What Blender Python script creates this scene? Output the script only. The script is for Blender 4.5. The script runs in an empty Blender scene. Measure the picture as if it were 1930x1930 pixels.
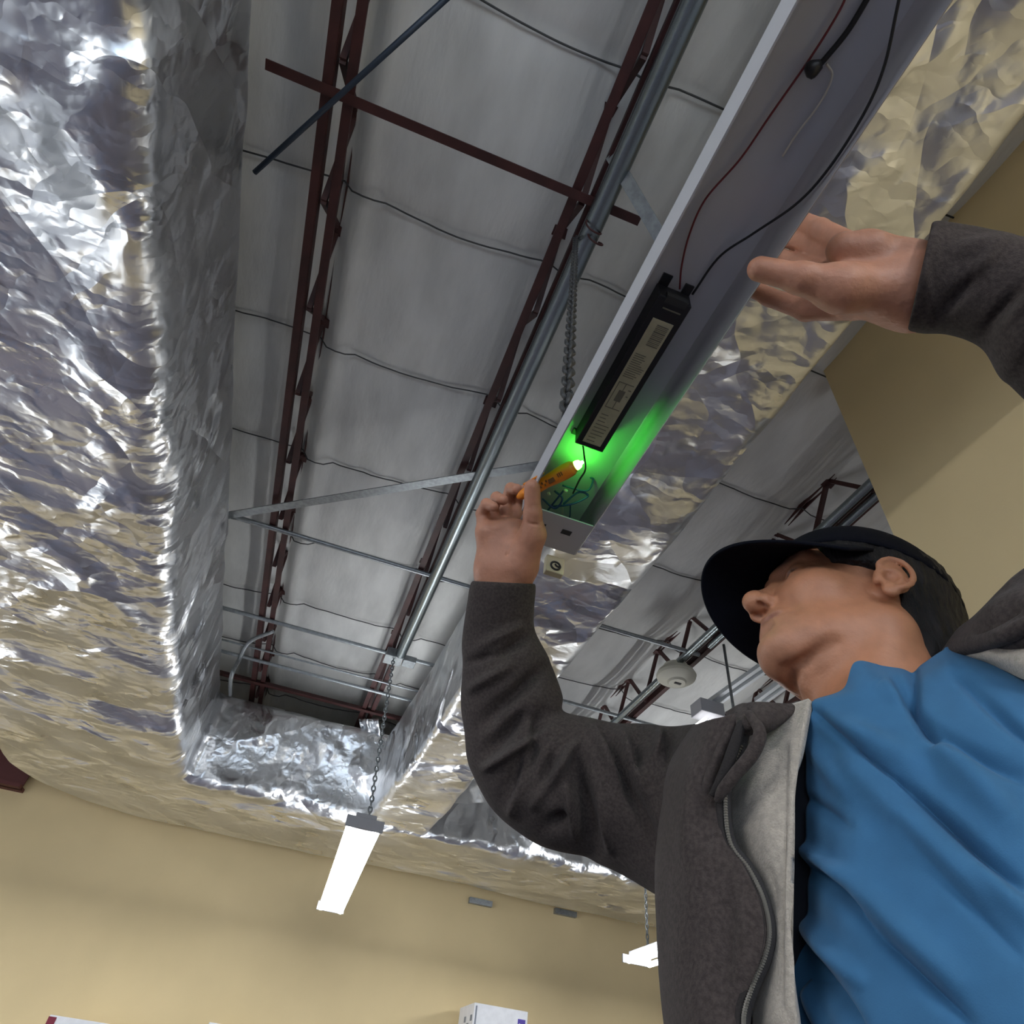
import bpy, math, random
import numpy as np
from mathutils import Matrix, Vector
random.seed(4); RNG = np.random.default_rng(4)
SC = bpy.context.scene; COL = SC.collection
# ------------------------------------------------------------------ camera
CAMH = 1.25
F = 1218.7678
M = np.array([[0.93724672, -0.30245243, -0.1734679], [-0.33423759, -0.6377276, -0.69396596], [0.09926642, 0.70839681, -0.69879907]])
CAMLOC = np.array([0, 0, CAMH])
cd = bpy.data.cameras.new('camera'); cam = bpy.data.objects.new('camera', cd); COL.objects.link(cam)
cd.sensor_width = 36; cd.lens = F / 1930 * 36; cd.clip_start = 0.02
mw = Matrix.Identity(4)
for i in range(3):
    for j in range(3): mw[i][j] = M[i, j]
    mw[i][3] = CAMLOC[i]
cam.matrix_world = mw
SC.camera = cam
SC.view_settings.view_transform = 'Standard'; SC.view_settings.look = 'None'
SC.view_settings.gamma = 1; SC.view_settings.use_curve_mapping = False
SC.view_settings.exposure = 0.22
SC.cycles.max_bounces = 6; SC.cycles.sample_clamp_indirect = 6
# ------------------------------------------------------------------ world and lights
w = bpy.data.worlds.new('world'); SC.world = w; w.use_nodes = True
w.node_tree.nodes['Background'].inputs[0].default_value = (0.55, 0.68, 1.0, 1)
w.node_tree.nodes['Background'].inputs[1].default_value = 1.0
def area(name, loc, size, power, color, target=None, sy=None):
    l = bpy.data.lights.new(name, 'AREA'); l.shape = 'RECTANGLE'; l.size = size; l.size_y = sy or size
    l.energy = power; l.color = color
    o = bpy.data.objects.new(name, l); COL.objects.link(o); o.location = loc
    if target is not None:
        o.rotation_euler = (Vector(target) - Vector(loc)).to_track_quat('-Z', 'Y').to_euler()
    return o
area('blue_fill_light', (-1.2, -3.6, 1.7), 3.2, 42, (0.66, 0.82, 1.0), (-1.0, 6, 1.9), 1.8)  # added bluish fill behind the camera for the foil; no window stands there
# each tube fixture of the room throws its light through one area lamp at its tubes
UNSEEN_LAMP_POS = [(-3.1, 4.3), (-2.9, -0.8), (3.35, -1.6), (0.6, -2.4)]  # unseen strip lights added to brighten the room and the far wall

# ------------------------------------------------------------------ helpers
def ray(px, py): return M @ np.array([(px - 965) / F, -(py - 965) / F, -1.0])
def PX(px, py, d): return CAMLOC + ray(px, py) * d
def PZ(px, py, z):
    r = ray(px, py); return CAMLOC + r * ((z - CAMH) / r[2])
def project(P):
    q = (np.asarray(P, float) - CAMLOC) @ M
    return 965 + F * q[..., 0] / -q[..., 2], 965 - F * q[..., 1] / -q[..., 2]
def tag(o, label=None, cat=None, group=None, kind=None):
    if label: o['label'] = label
    if cat: o['category'] = cat
    if group: o['group'] = group
    if kind: o['kind'] = kind
    return o
def mesh_obj(name, V, Fc, mat, parent=None, smooth=True, autos=None):
    me = bpy.data.meshes.new(name)
    me.from_pydata([tuple(map(float, v)) for v in V], [], [tuple(map(int, f)) for f in Fc])
    me.validate(); me.update()
    if mat: me.materials.append(mat)
    if smooth:
        me.polygons.foreach_set('use_smooth', [True] * len(me.polygons))
        if autos:
            try: me.set_sharp_from_angle(angle=math.radians(autos))
            except Exception: pass
    o = bpy.data.objects.new(name, me); COL.objects.link(o)
    if parent:
        o.parent = parent
        pm = parent.matrix_basis.copy() if parent.parent is None else Matrix.Identity(4)
        o.matrix_parent_inverse = pm.inverted()
    return o
def empty(name, loc, label, cat, group=None):
    o = bpy.data.objects.new(name, None); COL.objects.link(o); o.location = tuple(map(float, loc))
    o.empty_display_size = 0.05
    return tag(o, label, cat, group)
class MB:
    def __init__(s): s.V = []; s.F = []
    def add(s, V, Fc):
        n = len(s.V); s.V += [np.asarray(v, float) for v in V]; s.F += [[i + n for i in f] for f in Fc]; return s
    def box(s, c, size, R=None):
        c = np.asarray(c, float); h = np.asarray(size, float) / 2; R = np.eye(3) if R is None else R
        V = [c + R @ (h * np.array(k)) for k in [(-1,-1,-1),(1,-1,-1),(1,1,-1),(-1,1,-1),(-1,-1,1),(1,-1,1),(1,1,1),(-1,1,1)]]
        return s.add(V, [(0,3,2,1),(4,5,6,7),(0,1,5,4),(1,2,6,5),(2,3,7,6),(3,0,4,7)])
    def b2(s, lo, hi):
        lo = np.array(lo, float); hi = np.array(hi, float); return s.box((lo + hi) / 2, hi - lo)
    def bar(s, a, b, wd, hg, up=(0, 0, 1)):
        a = np.asarray(a, float); b = np.asarray(b, float); t = b - a; L = np.linalg.norm(t); t /= L
        u = np.asarray(up, float); x = np.cross(t, u)
        if np.linalg.norm(x) < 1e-3: x = np.cross(t, (1, 0, 0))
        x /= np.linalg.norm(x); z = np.cross(x, t)
        return s.box((a + b) / 2, (wd, L, hg), np.array([x, t, z]).T)
    def tube(s, pts, r, n=10, cap=True, closed=False):
        P = np.asarray(pts, float); N = len(P); rs = np.full(N, r) if np.isscalar(r) else np.asarray(r)
        T = np.gradient(P, axis=0) if not closed else np.roll(P, -1, 0) - np.roll(P, 1, 0)
        T /= np.linalg.norm(T, axis=1)[:, None] + 1e-12
        u = np.cross(T[0], (0.3, 0.2, 0.93)); 
        if np.linalg.norm(u) < 0.1: u = np.cross(T[0], (1, 0, 0))
        u /= np.linalg.norm(u); V = []
        for i in range(N):
            u = u - u.dot(T[i]) * T[i]; u /= np.linalg.norm(u); v = np.cross(T[i], u)
            for k in range(n):
                a = 2 * math.pi * k / n; V.append(P[i] + rs[i] * (math.cos(a) * u + math.sin(a) * v))
        Fc = []
        for i in range(N if closed else N - 1):
            j = (i + 1) % N
            for k in range(n): Fc.append((i*n+k, i*n+(k+1)%n, j*n+(k+1)%n, j*n+k))
        if cap and not closed: Fc += [tuple(range(n))[::-1], tuple((N-1)*n + k for k in range(n))]
        return s.add(V, Fc)
    def lathe(s, prof, c, ax, n=32):
        ax = np.asarray(ax, float); ax /= np.linalg.norm(ax); u = np.cross(ax, (1, .1, .2)); u /= np.linalg.norm(u); v = np.cross(ax, u); V = []
        for r, h in prof:
            for k in range(n):
                a = 2*math.pi*k/n; V.append(np.asarray(c) + ax*h + r*(math.cos(a)*u + math.sin(a)*v))
        Fc = [(i*n+k, i*n+(k+1)%n, (i+1)*n+(k+1)%n, (i+1)*n+k) for i in range(len(prof)-1) for k in range(n)]
        return s.add(V, Fc)
    def build(s, name, mat, parent=None, smooth=False, bevel=0, autos=None):
        o = mesh_obj(name, s.V, s.F, mat, parent, smooth or bool(autos), autos)
        if bevel:
            m = o.modifiers.new('bevel', 'BEVEL'); m.width = bevel; m.segments = 2; m.limit_method = 'ANGLE'
        return o
def cr(P, n, closed=False):
    """Catmull-Rom resample to n points"""
    P = np.asarray(P, float); N = len(P); out = []
    Q = np.vstack([2*P[0]-P[1], P, 2*P[-1]-P[-2]])
    for t in np.linspace(0, N - 1, n):
        i = min(int(t), N - 2); u = t - i; a, b, c, d = Q[i], Q[i+1], Q[i+2], Q[i+3]
        out.append(0.5*((2*b) + (-a+c)*u + (2*a-5*b+4*c-d)*u*u + (-a+3*b-3*c+d)*u**3))
    return np.array(out)
# gradient noise in numpy
_perm = RNG.permutation(256); _g3 = RNG.normal(size=(256, 3)); _g3 /= np.linalg.norm(_g3, axis=1)[:, None]
def noise(P):
    P = np.asarray(P, float); I = np.floor(P).astype(int); f = P - I; u = f*f*f*(f*(f*6-15)+10); tot = 0
    for dx in (0, 1):
        for dy in (0, 1):
            for dz in (0, 1):
                h = _perm[(_perm[(_perm[(I[..., 0]+dx) & 255] + I[..., 1]+dy) & 255] + I[..., 2]+dz) & 255]
                g = _g3[h]; d = f - np.array([dx, dy, dz])
                wgt = (u[..., 0] if dx else 1-u[..., 0]) * (u[..., 1] if dy else 1-u[..., 1]) * (u[..., 2] if dz else 1-u[..., 2])
                tot = tot + wgt * (g*d).sum(-1)
    return tot
def ridged(P, o=3):
    s = 0; a = 1.0
    for k in range(o): s = s + a*(1 - np.abs(noise(P*2**k + 7.3*k))*3.2); a *= 0.5
    return s
def strokes(px, py, L):
    s = np.zeros_like(px)
    for (x0, y0, x1, y1, wd, amp) in L:
        dx, dy = x1-x0, y1-y0; l2 = dx*dx+dy*dy; t = ((px-x0)*dx+(py-y0)*dy)/l2; tc = np.clip(t, 0, 1)
        d = np.hypot(px-x0-tc*dx, py-y0-tc*dy); fade = 0.35 + 0.65*np.sin(np.pi*np.clip(tc, .0, 1))**0.7
        s = s + amp*fade*np.exp(-(d/wd)**2)
    return s
def grid_faces(n, m, wrap=False):
    Fc = []
    for i in range(n-1):
        for k in range(m if wrap else m-1):
            k2 = (k+1) % m; Fc.append((i*m+k, i*m+k2, (i+1)*m+k2, (i+1)*m+k))
    return Fc
def vnormals(G, wrap=False):
    du = np.gradient(G, axis=0)
    dv = (np.roll(G, -1, 1)-np.roll(G, 1, 1)) if wrap else np.gradient(G, axis=1)
    n = np.cross(du, dv); return n/(np.linalg.norm(n, axis=2)[..., None]+1e-12)

# ------------------------------------------------------------------ materials
def mat(name, color=(.8,.8,.8), rough=.6, metal=0, bump=0, bscale=50, var=0, vscale=8, sheen=0, emis=None, estr=0, sss=0, spec=None, color2=None, trans=0, dist=0.002, stretch=None):
    m = bpy.data.materials.new(name); m.use_nodes = True; nt = m.node_tree; b = nt.nodes['Principled BSDF']
    def S(k, v):
        if k in b.inputs: b.inputs[k].default_value = v
    S('Base Color', (*color, 1)); S('Roughness', rough); S('Metallic', metal)
    if spec is not None: S('Specular IOR Level', spec)
    if sheen: S('Sheen Weight', sheen); S('Sheen Roughness', .5)
    if sss: S('Subsurface Weight', sss); S('Subsurface Radius', (.012, .005, .003)); S('Subsurface Scale', 1.0)
    if trans: S('Transmission Weight', trans)
    if emis: S('Emission Color', (*emis, 1)); S('Emission Strength', estr)
    tc = nt.nodes.new('ShaderNodeTexCoord'); src = tc.outputs['Object']
    if stretch:
        mp = nt.nodes.new('ShaderNodeMapping'); mp.inputs['Scale'].default_value = stretch; nt.links.new(src, mp.inputs[0]); src = mp.outputs[0]
    if var or color2:
        n = nt.nodes.new('ShaderNodeTexNoise'); n.inputs['Scale'].default_value = vscale; n.inputs['Detail'].default_value = 6; nt.links.new(src, n.inputs['Vector'])
        r = nt.nodes.new('ShaderNodeValToRGB'); c2 = color2 or tuple(max(0, c*(1-var)) for c in color); c1 = color if color2 else tuple(min(1, c*(1+var)) for c in color)
        r.color_ramp.elements[0].position = .35; r.color_ramp.elements[1].position = .65
        r.color_ramp.elements[0].color = (*c2, 1); r.color_ramp.elements[1].color = (*c1, 1)
        nt.links.new(n.outputs[0], r.inputs[0]); nt.links.new(r.outputs[0], b.inputs['Base Color'])
    if bump:
        n = nt.nodes.new('ShaderNodeTexNoise'); n.inputs['Scale'].default_value = bscale; n.inputs['Detail'].default_value = 5; nt.links.new(src, n.inputs['Vector'])
        bp = nt.nodes.new('ShaderNodeBump'); bp.inputs['Strength'].default_value = bump; bp.inputs['Distance'].default_value = dist
        nt.links.new(n.outputs[0], bp.inputs['Height']); nt.links.new(bp.outputs[0], b.inputs['Normal'])
    return m
def foil_mat(name, color=(.80,.81,.83), rough=.31, s=1.0, amt=1.0):
    """creased foil: folded (piecewise flat) waves in several directions, warped and masked by noise"""
    m = bpy.data.materials.new(name); m.use_nodes = True; nt = m.node_tree; b = nt.nodes['Principled BSDF']; N = nt.nodes.new; K = nt.links.new
    b.inputs['Metallic'].default_value = 1; b.inputs['Base Color'].default_value = (*color, 1)
    tc = N('ShaderNodeTexCoord'); total = None; rg = random.Random(11)
    for f, sl in ((1.1, .13), (1.9, .18), (3.3, .20), (6.0, .19), (12, .16), (24, .12), (45, .07)):
        f *= s
        nz = N('ShaderNodeTexNoise'); nz.inputs['Scale'].default_value = f*.45; nz.inputs['Detail'].default_value = 2; K(tc.outputs['Object'], nz.inputs['Vector'])
        w1 = N('ShaderNodeVectorMath'); w1.operation = 'MULTIPLY_ADD'; w1.inputs[1].default_value = (2.2/f,)*3; K(nz.outputs['Color'], w1.inputs[0]); K(tc.outputs['Object'], w1.inputs[2])
        d = np.array([rg.gauss(0, .7), rg.gauss(0, 1), rg.gauss(0, .8)]); d /= np.linalg.norm(d)
        dt = N('ShaderNodeVectorMath'); dt.operation = 'DOT_PRODUCT'; dt.inputs[1].default_value = tuple(d*f); K(w1.outputs[0], dt.inputs[0])
        pp = N('ShaderNodeMath'); pp.operation = 'PINGPONG'; pp.inputs[1].default_value = 1; K(dt.outputs['Value'], pp.inputs[0])
        n2 = N('ShaderNodeTexNoise'); n2.inputs['Scale'].default_value = f*.28+.4; n2.inputs['Detail'].default_value = 1; K(w1.outputs[0], n2.inputs['Vector'])
        mr = N('ShaderNodeMapRange'); mr.interpolation_type = 'SMOOTHSTEP'; mr.inputs['From Min'].default_value = .42; mr.inputs['From Max'].default_value = .62; mr.inputs['To Min'].default_value = .05*sl*amt/f; mr.inputs['To Max'].default_value = sl*amt/f; K(n2.outputs[0], mr.inputs[0])
        mu = N('ShaderNodeMath'); mu.operation = 'MULTIPLY'; K(pp.outputs[0], mu.inputs[0]); K(mr.outputs[0], mu.inputs[1])
        if total is None: total = mu.outputs[0]
        else: a = N('ShaderNodeMath'); K(total, a.inputs[0]); K(mu.outputs[0], a.inputs[1]); total = a.outputs[0]
    bp = N('ShaderNodeBump'); bp.inputs['Strength'].default_value = 1; bp.inputs['Distance'].default_value = 1; K(total, bp.inputs['Height']); K(bp.outputs[0], b.inputs['Normal'])
    n3 = N('ShaderNodeTexNoise'); n3.inputs['Scale'].default_value = 3; K(tc.outputs['Object'], n3.inputs['Vector'])
    r2 = N('ShaderNodeMapRange'); r2.inputs['To Min'].default_value = rough*.5; r2.inputs['To Max'].default_value = rough*1.6; K(n3.outputs[0], r2.inputs[0]); K(r2.outputs[0], b.inputs['Roughness'])
    return m
FOIL = foil_mat('foil_wrap')
FOIL2 = foil_mat('foil_wrap_dull', rough=.34, s=1.3)
WALL = mat('yellow_wall_paint', (.74,.585,.325), .75, var=.05, vscale=1.2, bump=.15, bscale=120)
INSUL = mat('vinyl_insulation_facing', (.66,.655,.63), .5, var=.10, vscale=2.2, bump=.35, bscale=14, dist=.01, stretch=(3, 1, 1))
RED = mat('red_oxide_steel', (.050,.013,.011), .6, var=.25, vscale=9)
GALV = mat('galvanized_steel', (.30,.32,.33), .42, .75, bump=.3, bscale=160, dist=.001, var=.15, vscale=40)
PIPE = mat('galvanized_pipe', (.30,.34,.35), .27, .9, bump=.5, bscale=260, dist=.0012)
DARKWIRE = mat('dark_wire', (.06,.06,.06), .5, .4)
WHITE_EN = mat('white_enamel', (.50,.50,.515), .38, spec=.4)
BLACKP = mat('black_painted_metal', (.012,.012,.014), .45)
LABELM = mat('ballast_label_paper', (.44,.41,.27), .6, var=.08, vscale=60)
HOLE_SHADE = mat('hole_shade', (.03,.03,.03), .7)  # near-black pieces painted as the darkness inside slots and holes
INKG = mat('grey_ink', (.16,.15,.11), .7)
SKIN = None
# ------------------------------------------------------------------ structure
HB = 1.8                # height of the duct bottoms over the camera
ZD0 = CAMH + HB; ZD1 = CAMH + HB*1.43
ZJ = CAMH + 2.7         # joist bottom chords
ZC = ZJ + .40           # top chords / insulation
YW = 7.12
def struct(name, mb, m): o = mb.build(name, m); o['kind'] = 'structure'; return o
FLOORM = mat('foil_tint_floor', (.050,.080,.14), .9, color2=(.10,.06,.04), vscale=.9)  # unseen floor; blue and brown patches put in to colour the foil reflections
WALLG = mat('pale_grey_wall_paint', (.55,.58,.62), .8, bump=.15, bscale=120)
struct('floor', MB().b2((-5.2,-3.9,-.1), (9.2,YW+.2,0)), FLOORM)
struct('wall_front', MB().b2((-5.2,YW,0), (9.2,YW+.2,4.32)), WALL)
struct('wall_left', MB().b2((-5.2,-3.9,0), (-5.0,YW,4.6)), WALLG)
struct('wall_back', MB().b2((-5.0,-3.9,0), (9.2,-3.7,4.6)), WALLG)
struct('wall_right', MB().b2((9.0,-3.7,0), (9.2,YW,4.6)), WALLG)
# nearer partition wall on the right with a free vertical end
struct('wall_partition', MB().b2((1.845,-3.7,0), (2.0,1.30,4.38)), WALL)
# ceiling: faced insulation sagging between the joists
JX = [x*2.7 for x in (-1.03, -.645, -.243, .125, .50, .89, 1.27, 1.66, 2.05, 2.45, 2.9)]
SEAMS = [y for y in np.arange(-2.9, 7.2, .845)+.01]
def ceil_z(X, Y):
    j = np.array([-9.0] + JX + [12.0]); i = np.clip(np.searchsorted(j, X)-1, 0, len(j)-2); u = (X-j[i])/(j[i+1]-j[i])
    sag = .10*np.sin(np.pi*np.clip(u, 0, 1))**.30*(1+.35*noise(np.stack([X*.5, Y*1.6, X*0+8], -1)))
    v = ((Y-SEAMS[0])/.845) % 1.0
    pil = .045*np.sin(np.pi*v)**.5
    P = np.stack([X*3.0, Y*.9, 0*X], -1)
    dip = 0
    for xj in JX: dip = dip + .055*np.exp(-((X-xj-.10)/.045)**2)*(1+.8*noise(np.stack([X*0, Y*2.2, X*0+xj], -1)))
    sag = sag + dip
    wr = .014*noise(P) + .010*noise(P*np.array([2.6, 2.0, 1])) + .020*noise(np.stack([X*9, Y*1.1, X*0+3], -1))*np.exp(-np.minimum(v, 1-v)*5)
    return ZC - sag - pil + wr
xs = np.arange(-5.0, 9.0, .035); ys = np.arange(-3.7, YW+.01, .045)
XX, YY = np.meshgrid(xs, ys, indexing='ij'); G = np.stack([XX, YY, ceil_z(XX, YY)], -1)
n, m_ = G.shape[:2]
o = mesh_obj('ceiling', G.reshape(-1, 3), grid_faces(n, m_), INSUL); o['kind'] = 'structure'
sm = o.modifiers.new('thick', 'SOLIDIFY'); sm.thickness = .08; sm.offset = -1
_r = ray(40, 1484); _zb = CAMH + _r[2]*(6.95/_r[1])
struct('trim_1', MB().b2((-5.0, 6.95, _zb), (-2.35, YW, _zb+.03)).b2((-5.0, 7.02, _zb), (-2.35, 7.04, _zb+.35)).b2((-5.0, 6.95, _zb+.33), (-2.35, YW, _zb+.36)), mat('dark_red_beam', (.10,.02,.018), .6))
# support wires under the seams
ORDN = ['first', 'second', 'third', 'fourth', 'fifth', 'sixth', 'seventh', 'eighth', 'ninth', 'tenth', 'eleventh', 'twelfth']
vis = [y for y in SEAMS if -.6 < y < 7.1]
for k, ys_ in enumerate(vis):
    X = np.arange(-2.7, 7.9, .05); Z = np.min([ceil_z(X+a_, np.full_like(X, ys_+b_)) for a_ in (-.035, 0, .035) for b_ in (-.045, 0, .045)], axis=0) - .004; Y = ys_ + .015*np.sin(X*5+k)
    o = MB().tube(np.stack([X, Y, Z], -1), .0042, 6).build('support_wire', DARKWIRE, smooth=True)
    tag(o, 'thin dark wire along an insulation seam, %s seam counted from the far wall' % ORDN[len(vis)-1-k], 'wire', 'insulation support wires')

# ------------------------------------------------------------------ roof joists
def joist(x, label, y0=-2.6, y1=YW-.15, ph=.0, gap=.085):
    r = empty('roof_joist', (x, y0, ZJ), label, 'roof joist', 'red steel bar joists under the ceiling')
    for s in (-1, 1):
        mb = MB(); c = np.array([x + s*gap/2, 0, ZJ])
        mb.b2((c[0]-.018, y0, ZJ-.006), (c[0]+.018, y1, ZJ+.004)); mb.b2((c[0]-s*.018-.003, y0, ZJ), (c[0]-s*.018+.003, y1, ZJ+.045))
        mb.build('bottom_chord', RED, r)
    for s in (-1, 1):
        MB().b2((x+s*.035-.022, y0, ZC-.035), (x+s*.035+.022, y1, ZC-.028)).b2((x+s*.014-.003, y0, ZC-.075), (x+s*.014+.003, y1, ZC-.028)).build('top_chord', RED, r)
    p = .52; k = 0; y = y0 + ph
    while y + p < y1:
        MB().bar((x, y, ZJ+.01), (x, y+p/2, ZC-.05), .024, .024).build('web_bar', RED, r)
        MB().bar((x, y+p/2, ZC-.05), (x, y+p, ZJ+.01), .024, .024).build('web_bar', RED, r)
        if x < 2.6: MB().box((x+.0, y+p/2, ZC-.055), (.075, .05, .06)).build('web_joint', RED, r)
        y += p; k += 1
    return r
JL = {0:'red steel roof joist above the wide left duct', 1:'red steel roof joist left of the duct edge', 2:'red double rod roof joist just right of the big left duct',
      3:'dark red roof joist with a grey pipe running along its right side', 4:'red roof joist hidden above the white light fixture', 5:'red roof joist behind the black cap carrying the smoke detector',
      6:'red roof joist right of the smoke detector', 7:'second red roof joist right of the smoke detector'}
for i in (2, 3, 5, 6, 1, 4, 7): joist(JX[i], JL[i], ph=.13*(i % 4))

# grey pipe along the second joist
o = MB().tube([(JX[3]+.075, -2.6, ZJ-.045), (JX[3]+.07, 1.5, ZJ-.045), (JX[3]+.06, 4.50, ZJ-.045)], .041, 20).build('sprinkler_pipe', PIPE, smooth=True, autos=40)
tag(o, 'grey galvanized pipe running along the right side of the middle joist', 'pipe')
o = MB().tube([(JX[5]-.09, .4, ZJ-.03), (JX[5]-.09, 6.9, ZJ-.03)], .026, 12).build('sprinkler_pipe', PIPE, smooth=True, autos=40)
tag(o, 'grey pipe beside the red joist that carries the smoke detector', 'pipe')
o = MB().tube([(JX[5]-.02, .4, ZJ-.05), (JX[5]-.02, 3.3, ZJ-.05)], .02, 12).build('conduit', PIPE, smooth=True, autos=40)
tag(o, 'short grey conduit above the cap ending at the yellow wall', 'conduit')
# cross members
def cross(y, xa, xb, label, m, name='bridging_bar', wd=.035, z=ZJ-.02, rnd=False):
    mb = MB()
    if rnd: mb.tube([(xa, y, z), ((xa+xb)/2, y, z-.004), (xb, y, z)], wd/2, 10)
    else: mb.b2((xa, y-wd/2, z-.003), (xb, y+wd/2, z+.003)).b2((xa, y+wd/2-.005, z), (xb, y+wd/2, z+wd))
    o = mb.build(name, m, smooth=rnd, autos=40 if rnd else None); return tag(o, label, 'conduit' if rnd else 'bridging bar')
zz = (ZJ-CAMH)
cross(.327*zz, -.339*zz, .213*zz, 'dark red bridging bar crossing the two joists near the top of the photo', RED, wd=.036)
cross(1.283*zz, -1.6, 2.4, 'grey conduit crossing the joists just above the raised hand wrist', GALV, 'conduit', .032, rnd=True)
cross(1.694*zz, -1.6, 7.5, 'grey conduit crossing the joists at the junction box', GALV, 'conduit', .032, rnd=True)
cross(1.87*zz, -1.6, 7.0, 'thin dark conduit just beyond the junction box, nearer of the close pair', GALV, 'conduit', .016, rnd=True)
cross(1.94*zz, -1.6, 7.0, 'thicker grey conduit beyond the junction box, farther of the close pair', GALV, 'conduit', .030, rnd=True)
cross(2.093*zz, -1.6, .285*zz, 'bright red bridging bar above the far duct', RED, wd=.045)
mb = MB().b2((.265*zz, 2.093*zz-.02, ZJ-.02), (.285*zz, 2.5*zz, ZJ+.03))
tag(mb.build('steel_post', RED), 'short red steel stub behind the far end of the red bar', 'steel stub')
a = PZ(425, 972, ZJ-.05); b = PZ(1010, 878, ZJ-.05)
tag(MB().bar(a + (a-b)*.2, b + (b-a)*.4, .055, .006).build('angle_brace', GALV), 'flat grey diagonal brace meeting the conduit by the left duct', 'brace')
a = PZ(845, -6, ZJ-.06); b = PZ(480, 325, ZJ-.06)
tag(MB().tube([a, (a+b)/2, b], .011, 8).build('diagonal_rod', mat('bluish_steel_rod', (.03,.045,.07), .5, .3), smooth=True), 'thin dark diagonal rod crossing the left joist near the top', 'rod')
a = PZ(1152, 290, ZJ-.0); b = PZ(1246, 450, ZJ-.25)
tag(MB().bar(a, b, .05, .004).build('metal_strap', GALV), 'pale metal strap hanging beside the pipe above the fixture', 'strap')
a = PZ(1075, 425, ZJ-.06)
t = np.linspace(0, 4.4*math.pi, 50); cc = PZ(1125, 412, ZJ-.05)
tag(MB().tube(np.stack([cc[0]-.02+.03*np.cos(t)+.004*t, cc[1]+.006*t, cc[2]-.03+.03*np.sin(t)], -1), .004, 6).build('wire_coil', RED, smooth=True), 'small coil of reddish wire hanging at the end of the red bar', 'wire coil')
# vertical pole and far metal channels near the detector
a = PZ(1364, 1215, ZJ-.05)
tag(MB().tube([a, a-np.array([0, 0, .9])], .010, 8).build('hanger_rod', GALV, smooth=True), 'thin vertical hanger rod below the cap brim', 'hanger rod')
for (p, q, lab) in (((1338, 1322), (1490, 1215), 'shiny metal channel right of the smoke detector, nearer one'), ((1425, 1320), (1520, 1250), 'shiny metal channel behind the jacket collar')):
    a = PZ(*p, ZJ-.25); b = PZ(*q, ZJ-.25)
    mb = MB().bar(a, b, .03, .03).bar(a+np.array([.06, 0, 0]), b+np.array([.06, 0, 0]), .025, .03)
    tag(mb.build('metal_channel', mat('bright_aluminium', (.8,.84,.88), .5, .6)), lab, 'metal channel')
# smoke detector
c = PZ(1275, 1278, ZJ-.125); CREAM = mat('cream_plastic', (.62,.60,.50), .5)
r = empty('smoke_detector', c, 'round cream smoke detector under the red joist beside the cap', 'smoke detector')
MB().lathe([(.0, .05), (.13, .05), (.145, .02), (.14, 0), (.115, -.018), (.07, -.03), (.06, -.045), (.0, -.048)], c, (0, 0, 1), 40).build('housing', CREAM, r, smooth=True, autos=40)
MB().lathe([(.0, .048), (.09, .048), (.09, .10), (0, .10)], c, (0, 0, 1), 24).build('mounting_base', CREAM, r, smooth=True, autos=40)
MB().box(c+np.array([0, -.01, -.049]), (.05, .02, .006)).build('test_slot', HOLE_SHADE, r)
# junction box on the pipe
c = PZ(742, 1237, ZJ-.04)
r = empty('junction_box', c, 'square grey junction box at the end of the middle pipe', 'junction box')
MB().box(c, (.13, .13, .07)).build('box_body', GALV, r, bevel=.004)
MB().box(c+np.array([.13, .02, 0]), (.10, .10, .05)).build('side_box', GALV, r, bevel=.004)
MB().box(c-np.array([0, 0, .037]), (.135, .135, .004)).build('cover_plate', GALV, r)
# hanger hook and cable by the left duct
P0 = [PZ(515, 1190, ZJ-.04), PZ(470, 1210, ZJ-.1), PZ(450, 1245, ZJ-.22), PZ(436, 1275, ZJ-.4), PX(434, 1310, 5.6)]
tag(MB().tube(cr(P0, 30), .016, 8).build('flexible_conduit', GALV, smooth=True), 'curved flexible conduit dropping onto the duct corner', 'conduit')

# ------------------------------------------------------------------ ducts
def duct_section(I, O, z0, z1, r=.09, step=.018):
    """rounded rectangle from inner point I to outer point O in plan, z0..z1"""
    I = np.array([*I, 0.]); O = np.array([*O, 0.]); W = np.linalg.norm(O-I); d = (O-I)/W; H = z1-z0; pts = []
    def seg(a, b): 
        n = max(2, int(np.hypot(b[0]-a[0], b[1]-a[1])/step)); return [(a[0]+(b[0]-a[0])*t, a[1]+(b[1]-a[1])*t) for t in np.linspace(0, 1, n, endpoint=False)]
    def arc(cx, cz, a0, a1): return [(cx+r*math.cos(a), cz+r*math.sin(a)) for a in np.linspace(a0, a1, 9, endpoint=False)]
    q = math.pi/2
    L = seg((r, 0), (W-r, 0)) + arc(W-r, r, -q, 0) + seg((W, r), (W, H-r)) + arc(W-r, H-r, 0, q) + seg((W-r, H), (r, H)) + arc(r, H-r, q, 2*q) + seg((0, H-r), (0, r)) + arc(r, r, 2*q, 3*q)
    return L, d, W
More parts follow.
